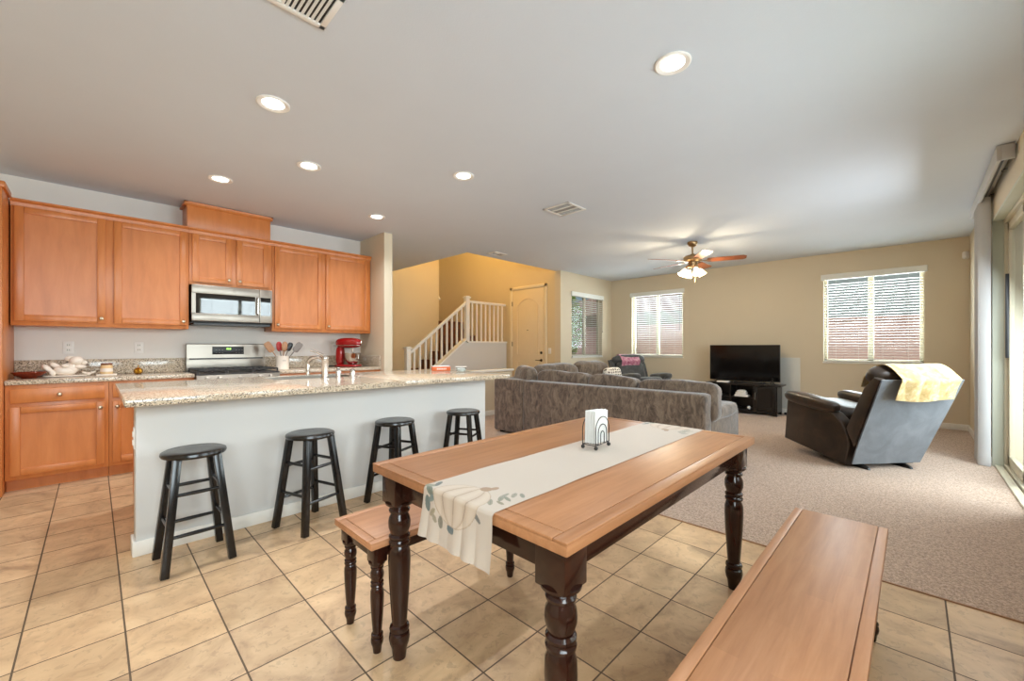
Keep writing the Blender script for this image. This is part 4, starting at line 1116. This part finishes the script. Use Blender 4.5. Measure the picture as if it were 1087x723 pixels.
b.build('base_wires', 'black_metal', nh_)
for x in (-0.056, 0.056):
    for y in (-0.032, 0.032):
        b = MB(); b.soft((x, y, 0.009), (0.017, 0.017, 0.017), 2, 6); b.build('foot', 'black_metal', nh_)
nk = thing('napkin_stack', 'stack of white paper napkins standing in the wire holder', 'napkins', (NX, NY, NZ + 0.0225), 0.06)
nk['kind'] = 'stuff'
b = MB()
for k in range(12):
    y = -0.024 + k * 0.0042; dx = random.uniform(-0.003, 0.003); tl = -0.02 + random.uniform(-0.01, 0.01)
    b.box(-0.055 + dx, 0.058 + dx, y, y + 0.0034, 0.0, 0.138 + random.uniform(-0.004, 0.004), 0.0012, 1, TR(0.004, 0, 0) @ RY(0.05) @ RX(tl))
b.build('napkins', 'paper', nk)

# ------------------------------------------------------------------ sectional sofa
sf = thing('sectional_sofa', 'L-shaped grey brown chenille sectional sofa with its back to the table', 'sofa', (3.92, 1.37, 0))
SX, SY = 3.92, 1.37
def soft_box(mb, x0, x1, y0, y1, z0, z1, bev=0.03): mb.box(x0 - SX, x1 - SX, y0 - SY, y1 - SY, z0, z1, bev, 3)
b = MB(); soft_box(b, 3.92, 4.12, 1.395, 3.655, 0.035, 0.745, 0.025); b.build('sofa_back', 'sofa_fabric', sf)
b = MB(); soft_box(b, 3.92, 4.12, 3.66, 4.20, 0.035, 0.75, 0.025); soft_box(b, 4.12, 6.35, 4.02, 4.20, 0.035, 0.75, 0.025); b.build('corner_back', 'sofa_fabric', sf)
b = MB(); soft_box(b, 4.12, 4.98, 1.60, 3.30, 0.06, 0.30, 0.03); soft_box(b, 4.12, 6.35, 3.30, 4.02, 0.06, 0.30, 0.03); b.build('sofa_base', 'sofa_fabric', sf)
b = MB(); b.box(0.006, 0.20, 0.0, 0.235, 0.035, 0.741, 0.03, 3); b.prism([(0.15, 0.40), (0.15, 0.735), (0.20, 0.70), (0.30, 0.56), (0.36, 0.40)], 'y', 0.02, 0.225, 0.012, 2); b.box(0.15, 1.05, 0.0, 0.235, 0.035, 0.53, 0.04, 3); b.soft((0.62, 0.115, 0.525), (0.90, 0.27, 0.15), 3.4, 12, 0.008, 2)
b.build('arm', 'sofa_fabric', sf)
b = MB(); b.prism([(6.35 - SX, 0.05), (6.35 - SX, 0.56), (6.42 - SX, 0.60), (6.56 - SX, 0.60), (6.60 - SX, 0.55), (6.60 - SX, 0.05)], 'y', 3.2 - SY, 4.2 - SY, 0.03); b.build('arm', 'sofa_fabric', sf)
for (y0, y1) in ((1.62, 2.45), (2.46, 3.28)):
    b = MB(); b.soft((4.56 - SX, (y0 + y1) / 2 - SY, 0.385), (0.86, y1 - y0, 0.19), 5, 10, 0.006, 2); b.build('seat_cushion', 'sofa_fabric', sf)
for (x0, x1) in ((4.14, 4.9), (4.91, 5.62), (5.63, 6.34)):
    b = MB(); b.soft(((x0 + x1) / 2 - SX, 3.62 - SY, 0.385), (x1 - x0, 0.78, 0.19), 5, 10, 0.006, 2); b.build('seat_cushion', 'sofa_fabric', sf)
for (y0, y1, zt, sd_) in ((1.32, 2.155, 0.845, 1.0), (2.165, 2.775, 0.86, 2.0), (2.785, 3.60, 0.875, 3.0)):
    zc = (0.45 + zt) / 2
    b = MB(); b.soft((4.20 - SX, (y0 + y1) / 2 - SY, zc), (0.24, y1 - y0, zt - 0.45), 5.5, 14, 0.020, 1.6, RY(0.10), sd_); b.build('back_cushion', 'sofa_fabric', sf)
b = MB(); b.soft((4.22 - SX, 3.88 - SY, 0.68), (0.25, 0.55, 0.48), 3.6, 12, 0.02, 1.6, RZ(-0.5) @ RY(0.1), 4.0); b.build('back_cushion', 'sofa_fabric', sf)
for (x0, x1, sd_, zt) in ((4.45, 5.43, 5.0, 0.93), (5.44, 6.30, 6.0, 0.945)):
    b = MB(); b.soft(((x0 + x1) / 2 - SX, 3.92 - SY, (0.47 + zt) / 2), (x1 - x0, 0.24, zt - 0.47), 4.5, 12, 0.022, 1.6, RX(0.12), sd_); b.build('back_cushion', 'sofa_fabric', sf)
b = MB(); b.soft((5.28 - SX, 1.92 - SY, 0.22), (0.62, 0.58, 0.12), 5, 8); b.bar((4.95 - SX, 1.75 - SY, 0.2), (5.1 - SX, 1.75 - SY, 0.2), 0.03, 0.02); b.bar((4.95 - SX, 2.1 - SY, 0.2), (5.1 - SX, 2.1 - SY, 0.2), 0.03, 0.02); b.build('footrest', 'sofa_fabric', sf)
for (x, y) in ((4.0, 1.5), (4.0, 4.1), (4.9, 1.5), (6.3, 4.1), (6.3, 3.3), (4.0, 2.9)):
    b = MB(); b.box(x - 0.03 - SX, x + 0.03 - SX, y - 0.03 - SY, y + 0.03 - SY, 0.006, 0.06, 0.004); b.build('foot', 'black_wood', sf)
b = MB(); b.soft((0, 0, 0.18), (0.46, 0.14, 0.34), 4.5, 12, 0.004, 2, RX(-0.15)); o = b.build('throw_pillow', 'ogee_print'); o.location = (6.08, 3.60, 0.492)
tag(o, 'white and grey patterned throw pillow at the far end of the sofa', 'throw pillow')
b = MB(); b.box(-0.09, 0.09, -0.022, 0.022, 0, 0.018, 0.005); o = b.build('remote_control', 'dark_plastic'); o.location = (4.42, 1.47, 0.612); o.rotation_euler = (0, -0.12, 0.3)
tag(o, 'black remote control lying on the near arm of the sofa', 'remote control')

# ------------------------------------------------------------------ recliners
def recliner(label, loc, rz, mats, headroll=True, tilt=-0.10):
    side, back, cush = mats
    t = thing('recliner', label, 'recliner chair', loc, rz)
    # local: +x forward, +y left, origin under the rear edge of the base
    TL = TR(0.05, 0, 0.07) @ RY(tilt)
    for s in (-1, 1):
        y0, y1 = (0.255, 0.375) if s > 0 else (-0.375, -0.255)
        b = MB(); b.prism([(0.0, -0.045), (-0.03, 0.16), (0.0, 0.26), (0.07, 0.36), (0.18, 0.43), (0.32, 0.45), (0.80, 0.45), (0.80, -0.035)], 'y', y0, y1, 0.018, 3, TL); b.build('arm_panel', side, t)
        b = MB(); b.soft((0.51, (y0 + y1) / 2 + s * 0.015, 0.475), (0.68, 0.185, 0.13), 3.2, 12, 0.005, 3, None, s); 
        bmesh.ops.transform(b.bm, matrix=TL, verts=b.bm.verts[:]); b.build('arm_pad', cush, t)
    b = MB(); b.soft((0.47, 0, 0.37), (0.68, 0.52, 0.20), 4, 10, 0.006, 2); bmesh.ops.transform(b.bm, matrix=TL, verts=b.bm.verts[:]); b.build('seat_cushion', cush, t)
    b = MB(); b.box(0.08, 0.78, -0.25, 0.25, 0.03, 0.28, 0.02); bmesh.ops.transform(b.bm, matrix=TL, verts=b.bm.verts[:]); b.build('seat_base', side, t)
    b = MB(); b.soft((0.80, 0, 0.24), (0.10, 0.52, 0.36), 4, 8); bmesh.ops.transform(b.bm, matrix=TL, verts=b.bm.verts[:]); b.build('leg_rest', cush, t)
    # reclining back: outer shell (back panel) reaching nearly to the floor
    def shell(u, v, off):
        z = 0.055 + v * 0.835; x = -0.005 - 0.335 * v
        hw = 0.365 + 0.035 * v - (0.0 if v > 0.2 else 0.02 * (0.2 - v))
        y = (u - 0.5) * 2 * hw
        r = 0.006 * math.sin(y * 8 + z * 5) * (1 - v) + 0.010 * max(0, 0.3 - v) * math.sin(y * 22)
        return (x + off - r, y, z)
    b = MB(); b.grid(lambda u, v: shell(u, v, 0), 24, 24, 0.012); b.build('back_panel', back, t)
    BT = TR(-0.005, 0, 0.055) @ RY(-0.382)
    for s in (-1, 1):
        y0, y1 = (0.315, 0.392) if s > 0 else (-0.392, -0.315)
        b = MB(); b.prism([(0.015, 0.18), (0.15, 0.30), (0.13, 0.75), (0.08, 0.885), (0.015, 0.89)], 'y', y0, y1, 0.012, 2, BT); b.build('back_wing', side, t)
    b = MB(); b.soft((0.13, 0, 0.56), (0.22, 0.62, 0.56), 3.6, 12, 0.012, 2)
    bmesh.ops.transform(b.bm, matrix=BT, verts=b.bm.verts[:]); b.build('back_cushion', cush, t)
    b = MB(); b.soft((0.135, 0, 0.865), (0.25, 0.74, 0.20), 2.7, 14, 0.010, 2); bmesh.ops.transform(b.bm, matrix=BT, verts=b.bm.verts[:]); b.build('head_pillow', cush, t)
    for s in (-1, 1):
        b = MB(); b.prism([(-0.06, 0.0), (-0.05, 0.02), (0.10, 0.06), (0.62, 0.10), (0.64, 0.06), (0.45, 0.0)], 'y', s * 0.22 - 0.012, s * 0.22 + 0.012); b.build('rocker_base', 'black_metal', t)
    return t
RL = (5.10, 0.455, 0.0); RYAW = math.radians(49)
cL = Vector((math.cos(RYAW + PI / 2), math.sin(RYAW + PI / 2)))
rc = recliner('brown leather recliner with a pale yellow blanket, back turned to the table', (5.124 - cL.x * 0.365, 0.44 - cL.y * 0.365, 0.006), RYAW, ('brown_leather', 'brown_window_sheen', 'brown_leather'))
rc2 = recliner('dark grey recliner with a pink blanket in the far room corner', (7.93, 4.22, 0.006), math.radians(236), ('charcoal_fabric', 'charcoal_fabric', 'charcoal_fabric'))
rc2.scale = (1.0, 1.0, 1.0)

def drape(name, mat, label, loc, rz, front, backlen, w, seed, over, fold=0.02, sc=1.0, y_off=0.0, skew=0.0):
    """a blanket thrown over the top of the recliner back; over = (x_front, x_back, z_top) in recliner coordinates"""
    b = MB(); xf, xb, zt, sl_b, sl_f, hump = over
    L = front + (xf - xb) + backlen
    def fn(u, v):
        s = u * L; y = (v - 0.5) * w * (1 + 0.10 * (u - 0.5)) + y_off + skew * (u - 0.5)
        rip = fold * (mnoise.noise(Vector((y * 7 + seed, s * 2.5, seed))) + 0.7 * math.sin(y * 16 + 3.2 * s + seed) * 0.6)
        if s < front:
            k = front - s; return (xf + 0.018 + k * sl_f + abs(rip) * 0.8, y, zt - k * math.sqrt(max(0.05, 1 - sl_f ** 2)) + 0.004)
        s -= front
        if s < xf - xb:
            a = s / (xf - xb); return (xf - s + 0.018 * (1 - 2 * a), y, zt + hump * math.sin(PI * a) + abs(rip) * 0.5 + 0.004)
        s -= (xf - xb); sag = 0.012 * math.sin(y * 9 + seed)
        return (xb - 0.018 + s * sl_b - 0.004 - abs(rip), y + 0.02 * math.sin(s * 9 + seed), zt - (s + sag * s / max(backlen, 0.01)) * math.sqrt(1 - sl_b ** 2) + 0.004)
    b.grid(fn, 60, 60, 0.006)
    o = b.build(name, mat, ang=80); o.location = loc; o.rotation_euler = (0, 0, rz); o.scale = (sc, sc, sc)
    return tag(o, label, 'blanket')
drape('throw_blanket', 'yellow_fleece', 'pale yellow fleece blanket draped over the brown recliner back', rc.location, RYAW, 0.10, 0.20, 0.56, 1.3, (-0.05, -0.382, 0.885, 0.37, 0.30, 0.125), 0.022, 1.0, -0.02)
drape('throw_blanket', 'pink_fleece', 'pink fleece blanket draped over the dark grey recliner back', rc2.location, rc2.rotation_euler.z, 0.24, 0.10, 0.42, 4.1, (-0.045, -0.375, 0.885, 0.37, -0.30, 0.125), 0.010, 1.0, -0.02)

# ------------------------------------------------------------------ television corner
ts = thing('tv_stand', 'black wooden television stand with open shelves and one door', 'tv stand', (8.24, 2.19, 0.006))
b = MB(); b.box(-0.20, 0.21, -0.60, 0.60, 0.50, 0.53, 0.004); b.build('top_board', 'stand_wood', ts)
b = MB()
for y in (-0.53, -0.19, 0.19, 0.53): b.box(-0.17, 0.19, y - 0.015, y + 0.015, 0.05, 0.50)
b.box(-0.17, 0.19, -0.53, 0.53, 0.05, 0.075); b.box(-0.16, 0.19, -0.19, 0.53, 0.27, 0.29); b.box(0.18, 0.19, -0.53, 0.53, 0.075, 0.5); b.build('case', 'stand_wood', ts)
b = MB(); b.prism([(-0.545, 0), (-0.545, 0.07), (0.545, 0.07), (0.545, 0), (0.49, 0), (0.42, 0.035), (-0.42, 0.035), (-0.49, 0)], 'x', -0.19, -0.172); b.box(0.14, 0.19, -0.545, -0.49, 0, 0.06); b.box(0.14, 0.19, 0.49, 0.545, 0, 0.06); b.build('base_skirt', 'stand_wood', ts)
b = MB()
b.box(-0.188, -0.172, -0.525, -0.47, 0.08, 0.49, 0.003); b.box(-0.188, -0.172, -0.25, -0.195, 0.08, 0.49, 0.003); b.box(-0.188, -0.172, -0.47, -0.25, 0.08, 0.13, 0.003); b.box(-0.188, -0.172, -0.47, -0.25, 0.44, 0.49, 0.003); b.box(-0.18, -0.172, -0.47, -0.25, 0.13, 0.44)
dr = b.build('door', 'stand_wood', ts)
b = MB(); b.tube([(-0.188, -0.222, 0.26), (-0.21, -0.222, 0.27), (-0.21, -0.222, 0.38), (-0.188, -0.222, 0.39)], 0.006, 8); b.build('handle', 'steel', dr)
tv = thing('television', 'large black flat screen television standing on the black stand', 'television', (8.27, 2.215, 0.536))
b = MB(); b.box(-0.012, 0.03, -0.573, 0.573, 0.035, 0.685, 0.006); b.build('bezel', 'dark_plastic', tv)
b = MB(); b.box(-0.0135, -0.0115, -0.563, 0.563, 0.052, 0.676); b.build('screen', 'tv_screen', tv)
for s in (-1, 1):
    b = MB(); b.bar((0.0, s * 0.42, 0.05), (-0.10, s * 0.45, 0.006), 0.012, 0.012); b.bar((0.0, s * 0.42, 0.05), (0.10, s * 0.45, 0.006), 0.012, 0.012); b.build('stand_foot', 'black_metal', tv)
sb = MB(); sb.box(-0.045, 0.045, -0.24, 0.24, 0, 0.035, 0.01, 3); o = sb.build('soundbar', 'dark_plastic'); o.location = (8.12, 2.08, 0.5365); tag(o, 'slim black soundbar lying under the television screen', 'soundbar')
cb = MB(); cb.box(-0.05, 0.05, -0.10, 0.10, 0, 0.028, 0.004); o = cb.build('media_box', 'white_plastic'); o.location = (8.10, 2.50, 0.5365); tag(o, 'small white media box on the left of the television stand top', 'media box')
for (z, w, hh, lab, yo) in ((0.296, 0.22, 0.035, 'flat white device at the bottom of the shelf stack', 0.0), (0.333, 0.17, 0.045, 'white device in the middle of the shelf stack', 0.01)):
    q = MB(); q.box(-0.07, 0.07, -w / 2, w / 2, 0, hh, 0.008); o = q.build('game_console', 'white_plastic'); o.location = (8.15, 2.20 + yo, z + 0.0008); tag(o, lab, 'console', 'white devices on the stand shelf')
gc = thing('game_controller', 'white game controller on top of the shelf stack', 'controller', (8.14, 2.20, 0.380))
b = MB(); b.soft((0, 0, 0.02), (0.08, 0.12, 0.036), 3, 6); b.soft((-0.02, 0.055, 0.016), (0.09, 0.04, 0.032), 2.4, 6); b.soft((-0.02, -0.055, 0.016), (0.09, 0.04, 0.032), 2.4, 6); b.build('grip_body', 'white_plastic', gc)
for s in (-1, 1):
    b = MB(); b.lathe([(0.008, 0.036), (0.011, 0.046), (0.009, 0.05)], (0.0, s * 0.03, 0), 12); b.build('thumb_stick', 'dark_plastic', gc)
bl = MB(); bl.soft((0, 0, 0.03), (0.055, 0.06, 0.06), 2, 6); o = bl.build('toy_ball', 'white_plastic'); o.location = (8.10, 2.08, 0.0832); tag(o, 'small white ball on the lowest shelf of the television stand', 'ball')
tp = thing('photo_easel', 'tiny black tripod easel at the right end of the stand top', 'easel', (8.10, 1.72, 0.5365))
for a in (0.3, 2.4, 4.5):
    b = MB(); b.tube([(0, 0, 0.10), (0.035 * math.cos(a), 0.035 * math.sin(a), 0.004)], 0.005, 6); b.build('leg', 'black_metal', tp)
b = MB(); b.soft((0, 0, 0.10), (0.03, 0.03, 0.03), 2.5, 5); b.build('hub', 'black_metal', tp)
pp = MB(); pp.box(-0.012, 0.0, -0.145, 0.145, 0, 0.90, 0.004); o = pp.build('wall_patch', 'pale_patch'); o.location = (8.599, 1.555, 0.095); tag(o, 'pale grey patch on the wall right of the television', 'panel')  # paler patch of the wall, built as a thin raised sheet
pst = thing('power_strip', 'black power strip on the carpet right of the television stand', 'power strip', (8.42, 1.45, 0.007))
ps = MB(); ps.box(-0.03, 0.03, -0.16, 0.16, 0, 0.04, 0.006); ps.build('strip_body', 'dark_plastic', pst)
pc = MB(); pc.tube([(0, -0.15, 0.02), (0.02, -0.25, 0.012), (0.08, -0.35, 0.012), (0.14, -0.33, 0.02), (0.157, -0.33, 0.12), (0.162, -0.33, 0.30)], 0.006, 6); pc.build('cord', 'dark_plastic', pst)
ms = thing('motion_sensor', 'small white motion sensor high in the far right corner', 'sensor', (8.55, -0.52, 2.44), math.radians(45))
b = MB(); b.soft((0, 0, 0.03), (0.05, 0.07, 0.11), 4, 6); b.build('housing', 'white_plastic', ms)
b = MB(); b.soft((-0.02, 0.0, 0.02), (0.03, 0.05, 0.05), 3, 5); b.build('sensor_lens', 'paper', ms)

# ------------------------------------------------------------------ ceiling: fan, downlights, vents
fn_ = thing('ceiling_fan', 'brass ceiling fan with five brown blades and lit frosted shades', 'ceiling fan', (6.21, 2.343, CEIL))
b = MB(); b.lathe([(0.07, -0.0005), (0.072, -0.02), (0.055, -0.055), (0.025, -0.075)], (0, 0, 0), 24); b.build('canopy', 'antique_brass', fn_)
b = MB(); b.lathe([(0.012, -0.07), (0.012, -0.175), (0.03, -0.18), (0.032, -0.20)], (0, 0, 0), 14); b.build('downrod', 'antique_brass', fn_)
b = MB(); b.lathe([(0.04, -0.195), (0.10, -0.205), (0.125, -0.225), (0.128, -0.275), (0.105, -0.295), (0.06, -0.30), (0.058, -0.335), (0.075, -0.345), (0.07, -0.375), (0.02, -0.385)], (0, 0, 0), 28); b.build('motor_housing', 'antique_brass', fn_)
for k in range(5):
    a = -PI / 2 + YAW + math.radians(47 + 72 * k)
    m = RZ(a)
    ir = MB(); ir.bar((0.09, 0, -0.285), (0.19, 0, -0.29), 0.035, 0.008); ir.bar((0.18, 0, -0.29), (0.25, 0, -0.288), 0.08, 0.006)
    bmesh.ops.transform(ir.bm, matrix=m, verts=ir.bm.verts[:]); io = ir.build('blade_iron', 'antique_brass', fn_)
    bl = MB(); bl.prism([(0.20, -0.055), (0.24, -0.062), (0.66, -0.070), (0.70, -0.045), (0.70, 0.045), (0.66, 0.070), (0.24, 0.062), (0.20, 0.055)], 'z', -0.004, 0.004, 0.002, 1, TR(0, 0, -0.282) @ RX(math.radians(-12)))
    bmesh.ops.transform(bl.bm, matrix=m, verts=bl.bm.verts[:]); bl.build('blade', 'fan_blade_wood', fn_)
for k in range(4):
    a = -PI / 2 + YAW + math.radians(45 + 90 * k + 45)
    c = (0.10 * math.cos(a), 0.10 * math.sin(a), -0.40)
    m = TR(*c) @ RZ(a) @ RY(math.radians(-32)) 
    ar = MB(); ar.tube([(0.04 * math.cos(a), 0.04 * math.sin(a), -0.36), (0.085 * math.cos(a), 0.085 * math.sin(a), -0.36), (c[0], c[1], -0.395)], 0.01, 8); ao = ar.build('light_arm', 'antique_brass', fn_)
    sh = MB(); sh.lathe([(0.022, 0.0), (0.030, -0.015), (0.042, -0.05), (0.058, -0.10), (0.062, -0.105), (0.055, -0.10), (0.036, -0.045), (0.020, -0.008)], (0, 0, 0), 20, m, cap=False); sh.build('lamp_shade', 'frosted_shade', ao)
    L = bpy.data.lights.new('bulb', 'POINT'); L.energy = FAN_W; L.color = (1.0, 0.80, 0.52); L.shadow_soft_size = 0.03
    lo = bpy.data.objects.new('bulb', L); COL.objects.link(lo); lo.parent = ao; lo.location = (0.19 * math.cos(a), 0.19 * math.sin(a), -0.53)
for (x, y, l) in ((0.02, -0.03, 0.20), (-0.03, 0.02, 0.11)):
    b = MB(); b.tube([(x, y, -0.38), (x, y, -0.38 - l)], 0.002, 5); b.soft((x, y, -0.39 - l), (0.012, 0.012, 0.03), 2.2, 5); b.build('pull_chain', 'antique_brass', fn_)

def downlight(loc, label):
    t = thing('recessed_light', label, 'ceiling light', loc, 0, 'round recessed ceiling lights')
    b = MB(); b.lathe([(0.095, -0.0005), (0.095, -0.006), (0.088, -0.010), (0.072, -0.006), (0.062, -0.002), (0.062, -0.0005)], (0, 0, 0), 32, cap=False); b.build('trim_ring', 'white_plastic', t)
    b = MB(); b.lathe([(0.062, -0.0035), (0.05, -0.0045), (0.001, -0.005)], (0, 0, 0), 28); b.build('lamp_lens', 'lamp_lens', t)
    return t
DL = [(2.214, 0.941, 'recessed ceiling light nearest the camera, above the dining table'), (0.80, 2.917, 'recessed ceiling light above the left end of the island'),
      (2.345, 2.915, 'recessed ceiling light above the right end of the island'), (0.818, 4.576, 'recessed ceiling light closest to the maple box over the cabinets'),
      (1.29, 3.701, 'recessed ceiling light over the sink, between the outer four'), (2.36, 4.571, 'recessed ceiling light closest to the end wall pillar')]
DL += [(-0.70, 2.917, 'added recessed fill light outside the frame, left of the island')]  # unseen fixture, added to lighten the floor near the island
first = None
for (x, y, lab) in DL:
    if first is None: first = downlight((x, y, CEIL), lab); t = first
    else: t = dup(first, (x, y, CEIL), 0, lab)
    L = bpy.data.lights.new('lamp', 'AREA'); L.shape = 'DISK'; L.size = 0.12; L.energy = DOWN_W; L.spread = 2.3; L.color = (0.97, 0.98, 1.0)
    lo = bpy.data.objects.new('lamp', L); COL.objects.link(lo); lo.location = (x, y, CEIL - 0.02)
    lo.parent = t; lo.location = (0, 0, -0.02)

def vent(label, x0, x1, y0, y1, nx, kinds, lw=0.0017):
    t = thing('ceiling_vent', label, 'air vent', ((x0 + x1) / 2, (y0 + y1) / 2, CEIL), 0, 'white ceiling air vents')
    hx, hy = (x1 - x0) / 2, (y1 - y0) / 2; w = 0.028
    b = MB(); b.box(-hx, hx, -hy, -hy + w, -0.010, -0.0005, 0.003); b.box(-hx, hx, hy - w, hy, -0.010, -0.0005, 0.003); b.box(-hx, -hx + w, -hy, hy, -0.010, -0.0005, 0.003); b.box(hx - w, hx, -hy, hy, -0.010, -0.0005, 0.003)
    iw = (2 * hx - 2 * w) / nx
    for k in range(1, nx): b.box(-hx + w + iw * k - 0.006, -hx + w + iw * k + 0.006, -hy + w, hy - w, -0.009, -0.0005)
    b.build('frame', 'white_plastic', t)
    b = MB(); b.box(-hx + w, hx - w, -hy + w, hy - w, -0.0025, -0.0005); b.build('duct_opening', 'dark_plastic', t)
    s = MB()
    for k in range(nx):
        a0, a1 = -hx + w + iw * k + 0.007, -hx + w + iw * (k + 1) - 0.007
        if kinds[k] == 'y':
            n = max(3, int((a1 - a0) / 0.021))
            for i in range(n):
                x = a0 + (i + 0.5) * (a1 - a0) / n; s.box(-lw, lw, -hy + w, hy - w, -0.0008, 0.0008, 0, 1, TR(x, 0, -0.007) @ RY(0.75))
        else:
            n = max(3, int((2 * hy - 2 * w) / 0.021))
            for i in range(n):
                y = -hy + w + (i + 0.5) * (2 * hy - 2 * w) / n; s.box(a0, a1, -lw, lw, -0.0008, 0.0008, 0, 1, TR(0, y, -0.007) @ RX(0.75 if k % 2 else -0.75))
    s.build('louvers', 'white_plastic', t, smooth=False)
vent('white ceiling air vent cut by the top edge of the photo', 0.40, 0.785, 1.80, 2.055, 2, 'xy', 0.006)
vent('white square ceiling air vent in the middle of the ceiling', 3.54, 3.88, 2.63, 2.985, 3, 'xyx')
vent('white ceiling air vent near the warm-lit stairwell opening', 4.55, 4.86, 4.86, 5.06, 2, 'xy')
